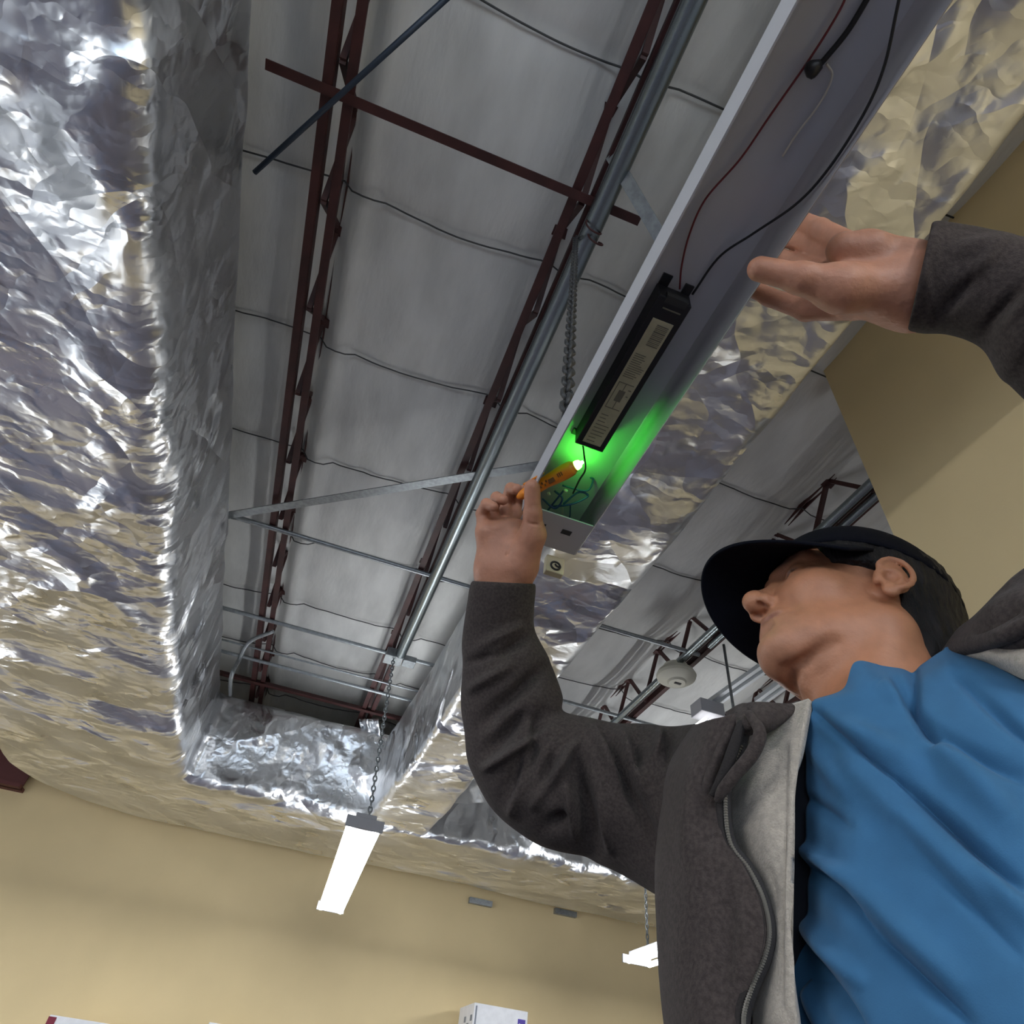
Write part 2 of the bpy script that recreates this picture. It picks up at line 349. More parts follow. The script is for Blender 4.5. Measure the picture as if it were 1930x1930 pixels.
def foil_duct(name, inner, outer, z0, z1, matl, r=.09, step=.02, amp=1.0, seed=0.0, nper=None, bulge=.02):
    rings = []; K = None; par = []
    for I, O in zip(inner, outer):
        L, d, W = duct_section((0, 0), (1.3, 0), z0, z1, r, step) if K is None else (None, None, None)
        if K is None: K = L; W0 = 1.3
        dI = np.array([O[0]-I[0], O[1]-I[1], 0.]); Wd = np.linalg.norm(dI); dI /= Wd
        ring = []
        for (s, z) in K:
            s2 = s if s < r else (Wd-(W0-s) if s > W0-r else r+(s-r)*(Wd-2*r)/(W0-2*r))
            ring.append(np.array([I[0], I[1], z0+z]) + dI*s2)
        rings.append(ring)
    G = np.array(rings); N = vnormals(G, True)
    c = G.mean(axis=1, keepdims=True); sgn = np.sign(((G-c)*N).sum(-1)); 
    if np.median(sgn) < 0: N = -N
    P = G + seed
    warp = np.stack([noise(P*1.3), noise(P*1.3+9), noise(P*1.3+21)], -1)
    A = P + .45*warp; disp = .022*noise(P*.9); rg = random.Random(5)
    for f, sl in ((.9, .05), (1.7, .09), (2.9, .11), (5.1, .12), (8.3, .10)):
        for q in range(2):
            d_ = np.array([rg.gauss(0, .6), rg.gauss(0, 1), rg.gauss(0, .7)]); d_ /= np.linalg.norm(d_)
            x_ = (A@d_)*f + 1.1*noise(A*f*.5+q*7); tri = np.abs((x_/2 % 1.0)*2-1)
            disp = disp + sl/f*.22*tri*np.clip((noise(A*f*.4+31+q)+.12)*3.2, .05, 1)
    # many short puckers close to the long edges
    G2 = G + N*((disp-.012)*amp)[..., None]
    n, m = G.shape[:2]; Fc = grid_faces(n, m, True)
    Fc += [tuple(range(m)), tuple((n-1)*m+k for k in range(m))[::-1]]
    return mesh_obj(name, G2.reshape(-1, 3), Fc, matl)
XI, XO = -.512*HB, -1.29*HB; YI, YO = 3.2*HB, 3.88*HB
inner = []; outer = []
for y in np.arange(-2.6, 4.6, .022): inner.append((XI, y)); outer.append((XO, y))
nb = 90; 
for k in range(nb):
    t = k/(nb-1); a = math.pi/2*t
    # inner corner tight, outer corner a wide rounded heel
    ri = .10; inner.append((XI + ri*(1-math.cos(a)) if False else XI+ri - ri*math.cos(a), YI-ri + ri*math.sin(a)))
    ro = .95; 
    if k == 0: base_in = None
    outer.append((XO+ro - ro*math.cos(a), YO-ro + ro*math.sin(a)))
# ease from the straight run into the heel
for x in np.arange(XI+.13, 8.6, .024): inner.append((x, YI)); outer.append((max(x, XO+.96), YO))
def even(I, O, step=.022):
    I = np.array(I); O = np.array(O); d = np.maximum(np.linalg.norm(np.diff(I, axis=0), axis=1), np.linalg.norm(np.diff(O, axis=0), axis=1)); s = np.r_[0, np.cumsum(d)]
    t = np.arange(0, s[-1], step); return np.stack([np.interp(t, s, I[:, 0]), np.interp(t, s, I[:, 1])], -1), np.stack([np.interp(t, s, O[:, 0]), np.interp(t, s, O[:, 1])], -1)
inner, outer = even(inner, outer)
o = foil_duct('air_duct', inner, outer, ZD0, ZD1, FOIL, amp=1.0)
tag(o, 'huge crinkled silver foil duct filling the left side and turning along the yellow wall', 'air duct')
yy = np.arange(-2.6, YI+.12, .02)
flare = lambda y: .30*max(0, (y-4.6)/1.2)**2
I2 = [(.365*HB - flare(y)*0, y) for y in yy]; O2 = [(.607*HB+.018, y) for y in yy]
I2 = [(a[0]-.10*max(0, (a[1]-3.6)/2.2)**2, a[1]) for a in I2]
o = foil_duct('air_duct', I2, O2, ZD0+.01, ZD1-.02, FOIL, r=.05, amp=.8, seed=4.7)
tag(o, 'narrower silver foil duct behind the open fixture, running to the far duct', 'air duct')
# foil flap hanging at the joist over the far duct
c = PX(690, 1385, 5.9)
g = np.zeros((14, 10, 3))
for i in range(14):
    for j in range(10):
        g[i, j] = PX(676+ j*4.2 + i*1.2, 1355+i*6+ (j-4)*(1.5 if i > 7 else 0), 5.9 + .05*math.sin(j*1.3)+.02*math.sin(i*2+j))
tag(mesh_obj('foil_strap', g.reshape(-1, 3), grid_faces(14, 10), FOIL), 'crumpled foil strap hanging where the joist meets the far duct', 'strap').modifiers.new('t', 'SOLIDIFY').thickness = .004

# ------------------------------------------------------------------ light fixtures
TUBE = mat('lit_tube', (1, 1, 1), .4, emis=(.93,.97,1.0), estr=38)
SHEET = mat('fixture_grey_enamel', (.45,.45,.48), .45)
def lamp_fixture(x, y0, y1, z, label, tilt=0.0, lit=True, w_=.11, energy=60, dx=0.0):
    R = np.array([[1, 0, 0], [0, 1, 0], [0, 0, 1.0]])
    r = empty('tube_light', (x, y0, z), label, 'ceiling light', 'hanging fluorescent strip lights')
    L = y1-y0; a = np.array([x, y0, z]); b = np.array([x+dx, y1, z])
    MB().bar(a+np.array([0, 0, .05]), b+np.array([0, 0, .05]), w_*.55, .05).build('housing', SHEET, r, bevel=.004)
    for s in (-1, 1):
        o = MB().tube(np.linspace(a+np.array([s*w_*.36, .04, 0]), b+np.array([s*w_*.36, -.04, 0]), 4), .019, 14).build('tube', TUBE, r, smooth=True, autos=40)
    for e in (a, b):
        MB().box(e+np.array([0, 0, .02]), (w_, .02, .06)).build('end_cap', SHEET, r, bevel=.003)
    return r
a = PX(676, 1560, 1); 
zL = CAMH+1.20
p0 = PZ(686, 1560, zL); p1 = PZ(622, 1716, zL)
r1 = lamp_fixture(p0[0], p0[1], p1[1], zL, 'bright fluorescent strip light hanging in front of the far duct', dx=p1[0]-p0[0], w_=.215)
p2 = PZ(1200, 1816, zL)
lamp_fixture(p2[0], p2[1]-1.7, p2[1], zL, 'lit strip light jacket', w_=.26)
for (x, y), pl in zip(UNSEEN_LAMP_POS, ('by the left wall beyond the big duct', 'by the left wall beside the camera', 'on the right side behind the camera', 'straight behind the camera')):
    lr = lamp_fixture(x, y-1.2, y+1.2, zL, 'unseen added fluorescent strip light '+pl, w_=.2)
    for e in (-1, 1):
        top = ZD0-.02 if (XO < x < XI or x > 9) else ZC-.1
        MB().tube([(x, y+e, zL+.07), (x, y+e, (zL+top)/2), (x, y+e, top)], .004, 6).build('hanger_cable', GALV, lr)
for (x, y, e) in [(p0[0]+.1, (p0[1]+p1[1])/2-.9, 12), (p2[0]+.1, p2[1]-1.1, 30)] + [(x, y, e_) for (x, y), e_ in zip(UNSEEN_LAMP_POS, (66, 30, 30, 26))]:
    l = area('tube_glow', (x, y, zL-.03), .2, e, (.95,.97,1.0), (x, y, 0), 1.8 if e != 45 else 2.2)
def chain(name, a, b, label, r=.006, n=None, mat_=DARKWIRE, wire=.0022):
    a = np.array(a); b = np.array(b); L = np.linalg.norm(b-a); t = (b-a)/L; ll = r*3.4; n = int(L/ll/ .78)
    u = np.cross(t, (0, 1, .2)); u /= np.linalg.norm(u); v = np.cross(t, u); mb = MB()
    for k in range(n):
        c = a + t*(k+.5)*L/n; s = u if k % 2 else v
        pts = [c + t*math.cos(q)*ll*.5 + s*math.sin(q)*r*.8 for q in np.linspace(0, 2*math.pi, 10, endpoint=False)]
        mb.tube(pts, wire, 5, closed=True)
    return tag(mb.build(name, mat_, smooth=True), label, 'chain')
chain('hanging_chain', PZ(742, 1240, ZJ-.06), (p0[0]+.02, p0[1]+.06, zL+.075), 'long thin chain from the junction box to the lit strip light', r=.014, mat_=GALV, wire=.005)
chain('hanging_chain', PZ(1085, 448, ZJ-.06), (.192, float(PZ(1066, 790, CAMH+.745)[1]), CAMH+.747), 'beaded chain hanging from the pipe to the open light fixture', r=.011, wire=.0042)
chain('hanging_chain', (p2[0], p2[1]-.2, ZC-.02 if p2[1]-.2 < YI else ZD0+.05), (p2[0], p2[1]-.2, zL+.065), 'short chain above the half hidden strip light', r=.014, mat_=GALV, wire=.005)
# far small fixture near the collar
c = PX(1335, 1352, 4.6)
r = empty('strip_light', c, 'small lit louvred light beside the jacket collar', 'ceiling light')
MB().box(c+np.array([0, 0, .05]), (.19, .14, .10)).build('housing', SHEET, r, bevel=.004)
for k in range(4): MB().box(c+np.array([-.066+k*.044, 0, -.052]), (.022, .12, .01)).build('louver', mat('lit_louver', (1,1,1), .4, emis=(1,1,1), estr=3) if k == 0 else bpy.data.materials['lit_louver'], r)

# ------------------------------------------------------------------ the open fixture in the man's hands
ZF = CAMH + .70; FX0, FX1 = .187, .300; FY1 = .745; FY0 = -1.62; ZT = ZF + .045
fx = empty('open_light_fixture', (.24, FY1, ZF), 'white open fluorescent channel with bare ballast held over the man by both hands', 'light fixture')
prof = [(FX0-.000, ZF), (FX0, ZT), (FX1, ZT), (FX1, ZF)]
mb = MB(); th = .0012
mb.b2((FX0, FY0, ZT-th), (FX1, FY1, ZT+th))
mb.build('back_plate', WHITE_EN, fx)
MB().b2((FX0-.001, FY0, ZF-.001), (FX0+.001, FY1-.06, ZT+.001)).build('side_wall', WHITE_EN, fx)
rr = []
for t in np.linspace(0, math.pi/2, 8): rr.append((FX1-.014+.014*math.cos(t), ZT-.014+.014*math.sin(t)))
V = []; Fc = []
pr = [(FX1+.001, ZF)] + rr[:1] + rr[1:] + [(FX1-.02, ZT)]
for (x, z) in pr: V += [(x, FY0, z), (x, FY1, z)]
Fc = [(2*i, 2*i+2, 2*i+3, 2*i+1) for i in range(len(pr)-1)]
o = mesh_obj('side_wall', V, Fc, WHITE_EN, fx); o.modifiers.new('t', 'SOLIDIFY').thickness = .0015
# end bracket with lamp socket
def P_(px, py, z): return PZ(px, py, z)
EP = MB().b2((FX0+.004, FY1-.075, ZF-.001), (FX1, FY1, ZF+.0015)).build('end_plate', WHITE_EN, fx)
MB().b2((FX0+.03, FY1-.048, ZF-.002), (FX0+.045, FY1-.040, ZF-.0012)).build('slot', HOLE_SHADE, EP)
MB().b2((FX0+.072, FY1-.050, ZF-.002), (FX0+.088, FY1-.040, ZF-.0012)).build('slot', HOLE_SHADE, EP)
MB().b2((FX0+.004, FY1-.001, ZF), (FX1, FY1+.001, ZT)).build('end_wall', WHITE_EN, fx)
c = P_(1044, 1068, ZF-.012); SOCK = mat('ivory_socket', (.62,.56,.38), .45)
so = MB().box(c, (.032, .014, .034)).build('lamp_socket', SOCK, fx, bevel=.002)
MB().tube([c+np.array([.008*math.cos(t), -.008, .008*math.sin(t)-.004]) for t in np.linspace(0, 6.283, 20)], .0018, 6).tube([c+np.array([.008, -.0085, -.006]), c+np.array([.001, -.0085, -.004]), c+np.array([-.001, -.0085, -.001])], .0016, 6).build('socket_slot', HOLE_SHADE, so, smooth=True)
# ballast
bx0, bx1, by0, by1 = .2115, .2545, .300, .541; zb0 = ZT-.031
ba = MB().b2((bx0, by0, zb0), (bx1, by1, ZT-.001)).build('ballast', BLACKP, fx, bevel=.0015)
MB().b2((bx0+.001, by0-.014, ZT-.004), (bx0+.013, by0, ZT-.001)).b2((bx1-.012, by0-.012, ZT-.004), (bx1-.001, by0, ZT-.001)).b2((bx0-.004, by1-.004, ZT-.004), (bx0+.006, by1+.006, ZT-.001)).build('mounting_tab', BLACKP, ba)
MB().b2((bx0+.010, by0-.003, zb0-.0006), (bx1-.006, by0+.006, zb0+.01)).build('wire_port', HOLE_SHADE, ba)
MB().b2((bx0+.012, by0+.012, zb0-.0008), (bx1-.008, by0+.0135, zb0)).build('seam_mark', INKG, ba)
lb = MB().b2((bx0+.008, by0+.028, zb0-.0007), (bx1-.008, by1-.009, zb0-.0001)).build('ballast_label', LABELM, ba)
# label printing: bar code, wiring diagram, text rows
lw = bx1-bx0-.016; lx = bx0+.008; ly = by0+.028; zi = zb0-.0010; mb = MB()
yb = ly+.006
for wd in (1.6, .8, 1.2, .8, 2.2, .8, 1.4, 1.0, 2.0, .9, 1.3, .8, 1.9):
    mb.b2((lx+.009, yb, zi), (lx+lw-.003, yb+wd*.00085, zi+.0003)); yb += wd*.00085+.0013
for k in range(12):
    mb.b2((lx+.003, ly+.050+k*.0032, zi), (lx+.003+random.uniform(.012, .022), ly+.051+k*.0032, zi+.0003))
y = ly+.095
for (x0, y0, x1, y1) in ((.003,0,.024,.0012),(.003,.042,.024,.0432),(.003,0,.004,.043),(.013,.0,.014,.012),(.013,.030,.014,.043),(.009,.012,.018,.030),(.020,.008,.024,.0095),(.021,.018,.024,.0195)):
    mb.b2((lx+x0, y+y0, zi), (lx+x1, y+y1, zi+.0003))
for k in range(9): mb.b2((lx+.004, ly+.150+k*.006, zi), (lx+.004+random.uniform(.008, .020), ly+.1512+k*.006, zi+.0003))
mb.build('label_print', INKG, lb)
# wires in the channel
def wire(pts, r, m, name='wire', n=60, lab=None):
    o = MB().tube(cr([P_(p[0], p[1], ZT-.006-(p[2] if len(p) > 2 else 0)) for p in pts], n), r, 8).build(name, m, fx, smooth=True)
    if lab: o['label'] = lab
    return o
WR = mat('red_wire', (.16,.02,.025), .5); WB = mat('black_wire', (.01,.01,.011), .5); WW = mat('white_wire', (.62,.58,.48), .5); WBL = mat('blue_wire', (.04,.09,.22), .45)
wire([(1600, -30), (1585, 15), (1530, 105), (1450, 220), (1395, 300), (1330, 375), (1300, 440), (1285, 500), (1281, 545)], .0011, WR, lab='thin red wire')
wire([(1700, -30, .028), (1690, 20, .03), (1665, 130, .032), (1625, 220, .034), (1560, 320, .032), (1500, 385, .024), (1420, 440, .01), (1355, 485), (1305, 555)], .0014, WB, lab='thin black wire')
wire([(1645, -20), (1600, 55), (1560, 105), (1545, 122)], .0026, WB, lab='thick black wire')
wire([(1558, 120), (1568, 145), (1545, 195), (1500, 255), (1475, 295)], .0011, WW, lab='white wire')
a, b = P_(1518, 138, ZT-.012), P_(1548, 120, ZT-.012); MB().tube(np.linspace(a, b, 6), [.004, .0075, .0078, .007, .0055, .004], 12).build('wire_nut', BLACKP, fx, smooth=True)
wire([(1098, 835, .004), (1101, 858, .02), (1103, 885, .03), (1092, 905, .03), (1080, 930, .02)], .0014, WB, lab='short black wire under the tester tip')
wire([(1060, 915, .01), (1105, 925, .01), (1118, 905), (1113, 900)], .0016, WBL); wire([(1040, 955, .01), (1078, 950, .02), (1108, 935, .01), (1090, 928, .01), (1062, 950, .015)], .0018, WBL, lab='blue wire loop')
wire([(1022, 940, .01), (1046, 958, .02), (1060, 940, .02), (1045, 925, .01)], .0018, WBL); wire([(1030, 965, .01), (1050, 940, .015), (1062, 925, .02)], .0016, WBL)
wire([(1058, 935, .01), (1060, 970, .01), (1048, 1005, .005)], .0013, WW, lab='white wire'); wire([(1075, 950, .01), (1074, 975), (1070, 1010)], .0012, WBL)
MB().tube([P_(1033, 931, ZT-.03), P_(1036, 930, ZT-.03)], .003, 8).build('wire_nut', WW, fx); MB().tube([P_(1066, 926, ZT-.03), P_(1067, 924, ZT-.03)], .003, 8).build('wire_nut', WW, fx)
MB().lathe([(0, 0), (.016, 0), (.016, .001), (0, .001)], P_(1036, 985, ZT-.0025), (0, 0, 1), 24).build('knockout_hole', HOLE_SHADE, fx)

# ------------------------------------------------------------------ signed distance modelling for the body
def s_caps(P, a, b, ra, rb=None):
    a = np.asarray(a, float); b = np.asarray(b, float); rb = ra if rb is None else rb
    d = b-a; t = np.clip(((P-a)@d)/(d@d+1e-12), 0, 1); return np.linalg.norm(P-a-t[..., None]*d, axis=-1) - (ra+(rb-ra)*t)
def s_ell(P, c, r, R=None):
    q = P-np.asarray(c, float); q = q if R is None else q@R; r = np.asarray(r, float)
    k0 = np.linalg.norm(q/r, axis=-1); k1 = np.linalg.norm(q/(r*r), axis=-1); return k0*(k0-1)/(k1+1e-9)
def smin(a, b, k):
    h = np.clip(.5+.5*(b-a)/k, 0, 1); return b+(a-b)*h - k*h*(1-h)
def smax(a, b, k): return -smin(-a, -b, k)
def nets(fn, lo, hi, h):
    lo = np.array(lo, float); n = np.ceil((np.array(hi)-lo)/h).astype(int)+1
    ax = [lo[i]+h*np.arange(n[i]) for i in range(3)]
    D = np.empty(n, np.float64)
    for i in range(0, n[0], 24):
        X = np.stack(np.meshgrid(ax[0][i:i+24], ax[1], ax[2], indexing='ij'), -1); D[i:i+24] = fn(X)
    S = D < 0; c = [S[x:n[0]-1+x, y:n[1]-1+y, z:n[2]-1+z] for x in (0,1) for y in (0,1) for z in (0,1)]
    cnt = sum(a.astype(int) for a in c); act = (cnt > 0) & (cnt < 8); idx = -np.ones(act.shape, int); ijk = np.argwhere(act); idx[act] = np.arange(len(ijk))
    acc = np.zeros((len(ijk), 3)); num = np.zeros(len(ijk)); corners = [(x, y, z) for x in (0,1) for y in (0,1) for z in (0,1)]
    for a in range(8):
        for b in range(a+1, 8):
            ca, cb = np.array(corners[a]), np.array(corners[b])
            if np.abs(ca-cb).sum() != 1: continue
            va = D[tuple((ijk+ca).T)]; vb = D[tuple((ijk+cb).T)]; m = (va < 0) != (vb < 0); t = np.where(m, va/(va-vb+1e-15), 0)
            acc += np.where(m[:, None], ca+t[:, None]*(cb-ca), 0); num += m
    V = lo + h*(ijk + acc/num[:, None]); Fc = []
    for axis in range(3):
        o1, o2 = [(1, 2), (2, 0), (0, 1)][axis]
        sl0 = [slice(None)]*3; sl1 = [slice(None)]*3; sl0[axis] = slice(0, n[axis]-1); sl1[axis] = slice(1, n[axis])
        ch = S[tuple(sl0)] != S[tuple(sl1)]; e = np.argwhere(ch)
        e = e[(e[:, o1] > 0) & (e[:, o2] > 0) & (e[:, o1] < n[o1]-1) & (e[:, o2] < n[o2]-1)]
        def at(d1, d2): q = e.copy(); q[:, o1] -= d1; q[:, o2] -= d2; return idx[tuple(q.T)]
        q = np.stack([at(1, 1), at(0, 1), at(0, 0), at(1, 0)], -1); flip = ~S[tuple(e.T)]
        q[flip] = q[flip][:, ::-1]; Fc.append(q[(q >= 0).all(1)])
    return V, np.vstack(Fc)
# head frame: forward, left, up
_w = np.array([-0.553384831476162, -0.28495842415571204, -3.3186161813134523])
_t = np.linalg.norm(_w); _k = _w/_t; _K = np.array([[0, -_k[2], _k[1]], [_k[2], 0, -_k[0]], [-_k[1], _k[0], 0]])
HR = np.eye(3)+np.sin(_t)*_K+(1-np.cos(_t))*_K@_K
HO = CAMLOC + np.array([0.5422747817464598, 0.4733962494921524, 0.4826943325985126])
NB = CAMLOC + np.array([.505, .455, .29])          # neck base
def HW(p): return HR@np.asarray(p, float)+HO
NBl = HR.T@(NB-HO)
def head_sdf(P):
    """P in head coordinates"""
    Q = P.copy(); Q[..., 1] = np.abs(Q[..., 1])
    d = s_ell(P, (-.012, 0, .035), (.098, .078, .094))
    d = smin(d, s_ell(P, (.034, 0, -.032), (.060, .061, .080)), .03)
    d = smin(d, s_caps(Q, (.0, .053, -.070), (.070, .014, -.106), .017, .017), .022)
    d = smin(d, s_ell(P, (.032, 0, -.090), (.052, .048, .034)), .028)
    d = smin(d, s_ell(P, (.076, 0, -.108), (.024, .025, .019)), .016)
    d = smin(d, s_ell(Q, (.056, .040, -.036), (.026, .026, .020)), .022)
    d = smin(d, s_caps(Q, (.086, .008, .016), (.070, .046, .018), .011, .010), .014)
    d = smin(d, s_ell(P, (.078, 0, -.073), (.021, .027, .024)), .014)
    d = smax(d, -s_ell(Q, (.098, .032, -.001), (.015, .017, .011)), .014)
    d = smin(d, s_ell(Q, (.073, .033, -.003), (.0135, .015, .0115)), .005)
    d = smax(d, -s_caps(Q, (.0865, .022, -.007), (.080, .045, -.006), .0012), .003)
    d = smin(d, s_caps(P, (.083, 0, .006), (.108, 0, -.032), .0075, .0105), .010)
    d = smin(d, s_ell(P, (.110, 0, -.037), (.014, .0135, .012)), .008)
    d = smin(d, s_ell(Q, (.099, .0135, -.043), (.011, .0075, .009)), .006)
    d = smax(d, -s_ell(Q, (.1035, .0085, -.0535), (.0082, .0050, .0105)), .002)
    d = smax(d, -s_caps(Q, (.096, .022, -.046), (.082, .034, -.070), .0025, .003), .010)
    d = smin(d, s_caps(Q, (.0955, .0, -.0665), (.086, .021, -.071), .0048, .003), .005)
    d = smin(d, s_caps(Q, (.094, .0, -.0785), (.085, .018, -.0755), .0055, .003), .005)
    d = smax(d, -s_caps(Q, (.104, .0, -.0722), (.087, .029, -.0745), .0036), .003)
    d = smax(d, -s_caps(P, (.104, 0, -.090), (.099, 0.012, -.090), .004), .010)
    d = smax(d, -s_caps(Q, (.066, 0, -.131), (.040, .042, -.118), .005, .004), .014)
    d = smax(d, -s_caps(Q, (.090, .031, -.050), (.074, .043, -.084), .0028, .002), .007)
    # ear
    e = s_ell(Q, (-.006, .0845, -.026), (.0178, .0056, .0275))
    ring = [(-.006+.0165*math.cos(t), .0865+.0035*(1-math.cos(t)), -.025+.0265*math.sin(t)) for t in np.linspace(-1.7+2*math.pi, .45, 16)]
    er = None
    for a, b in zip(ring[:-1], ring[1:]):
        c_ = s_caps(Q, a, b, .0031); er = c_ if er is None else np.minimum(er, c_)
    e = smin(e, er, .003)
    e = smin(e, s_ell(Q, (-.001, .084, -.052), (.0085, .0052, .0095)), .005)
    e = smin(e, s_caps(Q, (.009, .080, -.036), (.009, .083, -.028), .0045), .003)
    e = smin(e, s_caps(Q, (-.004, .070, -.030), (-.006, .082, -.030), .012), .006)
    e = smax(e, -s_ell(Q, (-.001, .0915, -.033), (.0085, .0085, .010)), .003)
    d = smin(d, e, .006)
    # neck
    d = smin(d, s_caps(P, (-.022, 0, -.050), NBl, .058, .066), .028)
    d = smin(d, s_caps(Q, (-.02, .052, -.07), NBl*np.array([1, 0, 1])+np.array([.045, .018, .01]), .013, .012), .02)
    d = smin(d, s_ell(P, NBl*.62+np.array([.050, 0, -.0]), (.016, .012, .018)), .016)
    # wrinkles of cheek and throat
    d = smax(d, -s_caps(Q, (.040, .048, -.078), (.052, .030, -.104), .002), .012)
    return d
Vh, Fh = nets(head_sdf, (-.13, -.12, min(-.2, NBl[2]-.04)), (.14, .12, .14), .0023)
Vh = Vh@HR.T + HO
def hand_mesh(prims, subs=(), pad=.02, h=.0016, k=.008):
    pr = [(PX(*a[:3]), PX(*b[:3]), ra, rb, kk) for (a, b, ra, rb, kk) in prims]
    pts = np.array([p for q in pr for p in q[:2]]); lo = pts.min(0)-.04; hi = pts.max(0)+.04
    def fn(P):
        d = None
        for a, b, ra, rb, kk in pr:
            s = s_caps(P, a, b, ra, rb); d = s if d is None else smin(d, s, kk)
        for a, b, r in subs: d = smax(d, -s_caps(P, PX(*a), PX(*b), r), .003)
        return d + .0004*noise(P*160)
    return nets(fn, lo, hi, h)
# right hand: palm to the camera, thumb and forefinger on the tester, other fingers curled
RH = [((930, 1180, 1.0), (926, 1075, 1.0), .026, .024, .03), ((966, 1180, 1.0), (970, 1075, 1.0), .027, .025, .03), ((948, 1180, .99), (948, 1075, .995), .024, .022, .03),
      ((928, 1075, 1.0), (914, 1005, 1.0), .022, .0145, .02), ((945, 1070, 1.0), (934, 1000, 1.005), .02, .0135, .02), ((962, 1070, 1.0), (957, 994, 1.01), .02, .0135, .02), ((975, 1070, 1.0), (980, 996, 1.015), .02, .014, .02),
      ((984, 1062, .99), (1004, 1008, .975), .025, .0195, .02), ((1004, 1008, .975), (1004, 968, .965), .0185, .0135, .01), ((1004, 968, .965), (1003, 918, .958), .0130, .0118, .006),
      ((913, 1005, 1.0), (909, 968, 1.015), .0120, .0098, .008), ((909, 968, 1.015), (917, 950, .998), .0098, .0090, .004), ((917, 950, .998), (930, 955, .985), .0086, .0078, .003),
      ((934, 1000, 1.01), (927, 962, 1.035), .0118, .0102, .006), ((927, 962, 1.035), (936, 938, 1.018), .0100, .0094, .004), ((936, 938, 1.018), (948, 942, 1.0), .0092, .0084, .003),
      ((957, 994, 1.02), (953, 950, 1.055), .0118, .0104, .006), ((953, 950, 1.055), (963, 921, 1.04), .0102, .0096, .004), ((963, 921, 1.04), (974, 922, 1.018), .0094, .0086, .003),
      ((980, 996, 1.02), (978, 950, 1.055), .0118, .0104, .006), ((978, 950, 1.055), (990, 925, 1.03), .0102, .0096, .004), ((990, 925, 1.03), (1003, 926, 1.0), .0094, .0086, .003)]
Vr, Fr = hand_mesh(RH, subs=[((988, 985, .955), (1020, 990, .955), .0012), ((916, 995, .985), (948, 1005, .985), .0012), ((955, 1045, .972), (975, 985, .985), .0015), ((905, 992, .985), (914, 991, .985), .001)])
# left hand: thumb under the rim of the fixture, fingers behind and over it
LH = [((1850, 525, .64), (1715, 515, .66), .023, .024, .03), ((1850, 560, .64), (1715, 570, .66), .023, .024, .03),
      ((1722, 505, .66), (1628, 472, .68), .024, .021, .02), ((1722, 540, .655), (1618, 500, .675), .026, .022, .02), ((1722, 575, .66), (1606, 560, .68), .024, .019, .02),
      ((1690, 548, .65), (1585, 542, .65), .022, .022, .02), ((1640, 470, .66), (1590, 470, .665), .018, .017, .012),
      ((1585, 545, .65), (1512, 525, .652), .0215, .0155, .015), ((1512, 525, .652), (1432, 507, .664), .0145, .0125, .008),
      ((1606, 580, .69), (1520, 585, .72), .0135, .0115, .008), ((1520, 585, .72), (1450, 560, .75), .0112, .0104, .005), ((1450, 560, .75), (1412, 540, .765), .0102, .0095, .003),
      ((1615, 470, .69), (1545, 432, .735), .0140, .0118, .008), ((1545, 432, .735), (1500, 412, .795), .0115, .0106, .004), ((1500, 412, .795), (1478, 425, .815), .0105, .009, .003),
      ((1610, 490, .70), (1530, 462, .755), .0138, .0115, .006), ((1530, 462, .755), (1478, 448, .80), .0115, .0106, .004), ((1478, 448, .80), (1458, 462, .815), .0105, .009, .003),
      ((1605, 520, .70), (1510, 500, .76), .0135, .0112, .006), ((1510, 500, .76), (1462, 482, .795), .0112, .0104, .004), ((1462, 482, .795), (1442, 495, .81), .0102, .009, .003)]
Vl, Fl = hand_mesh(LH, subs=[((1560, 470, .64), (1600, 505, .645), .0015), ((1498, 500, .632), (1512, 545, .634), .0010), ((1505, 495, .632), (1519, 540, .634), .0008)])
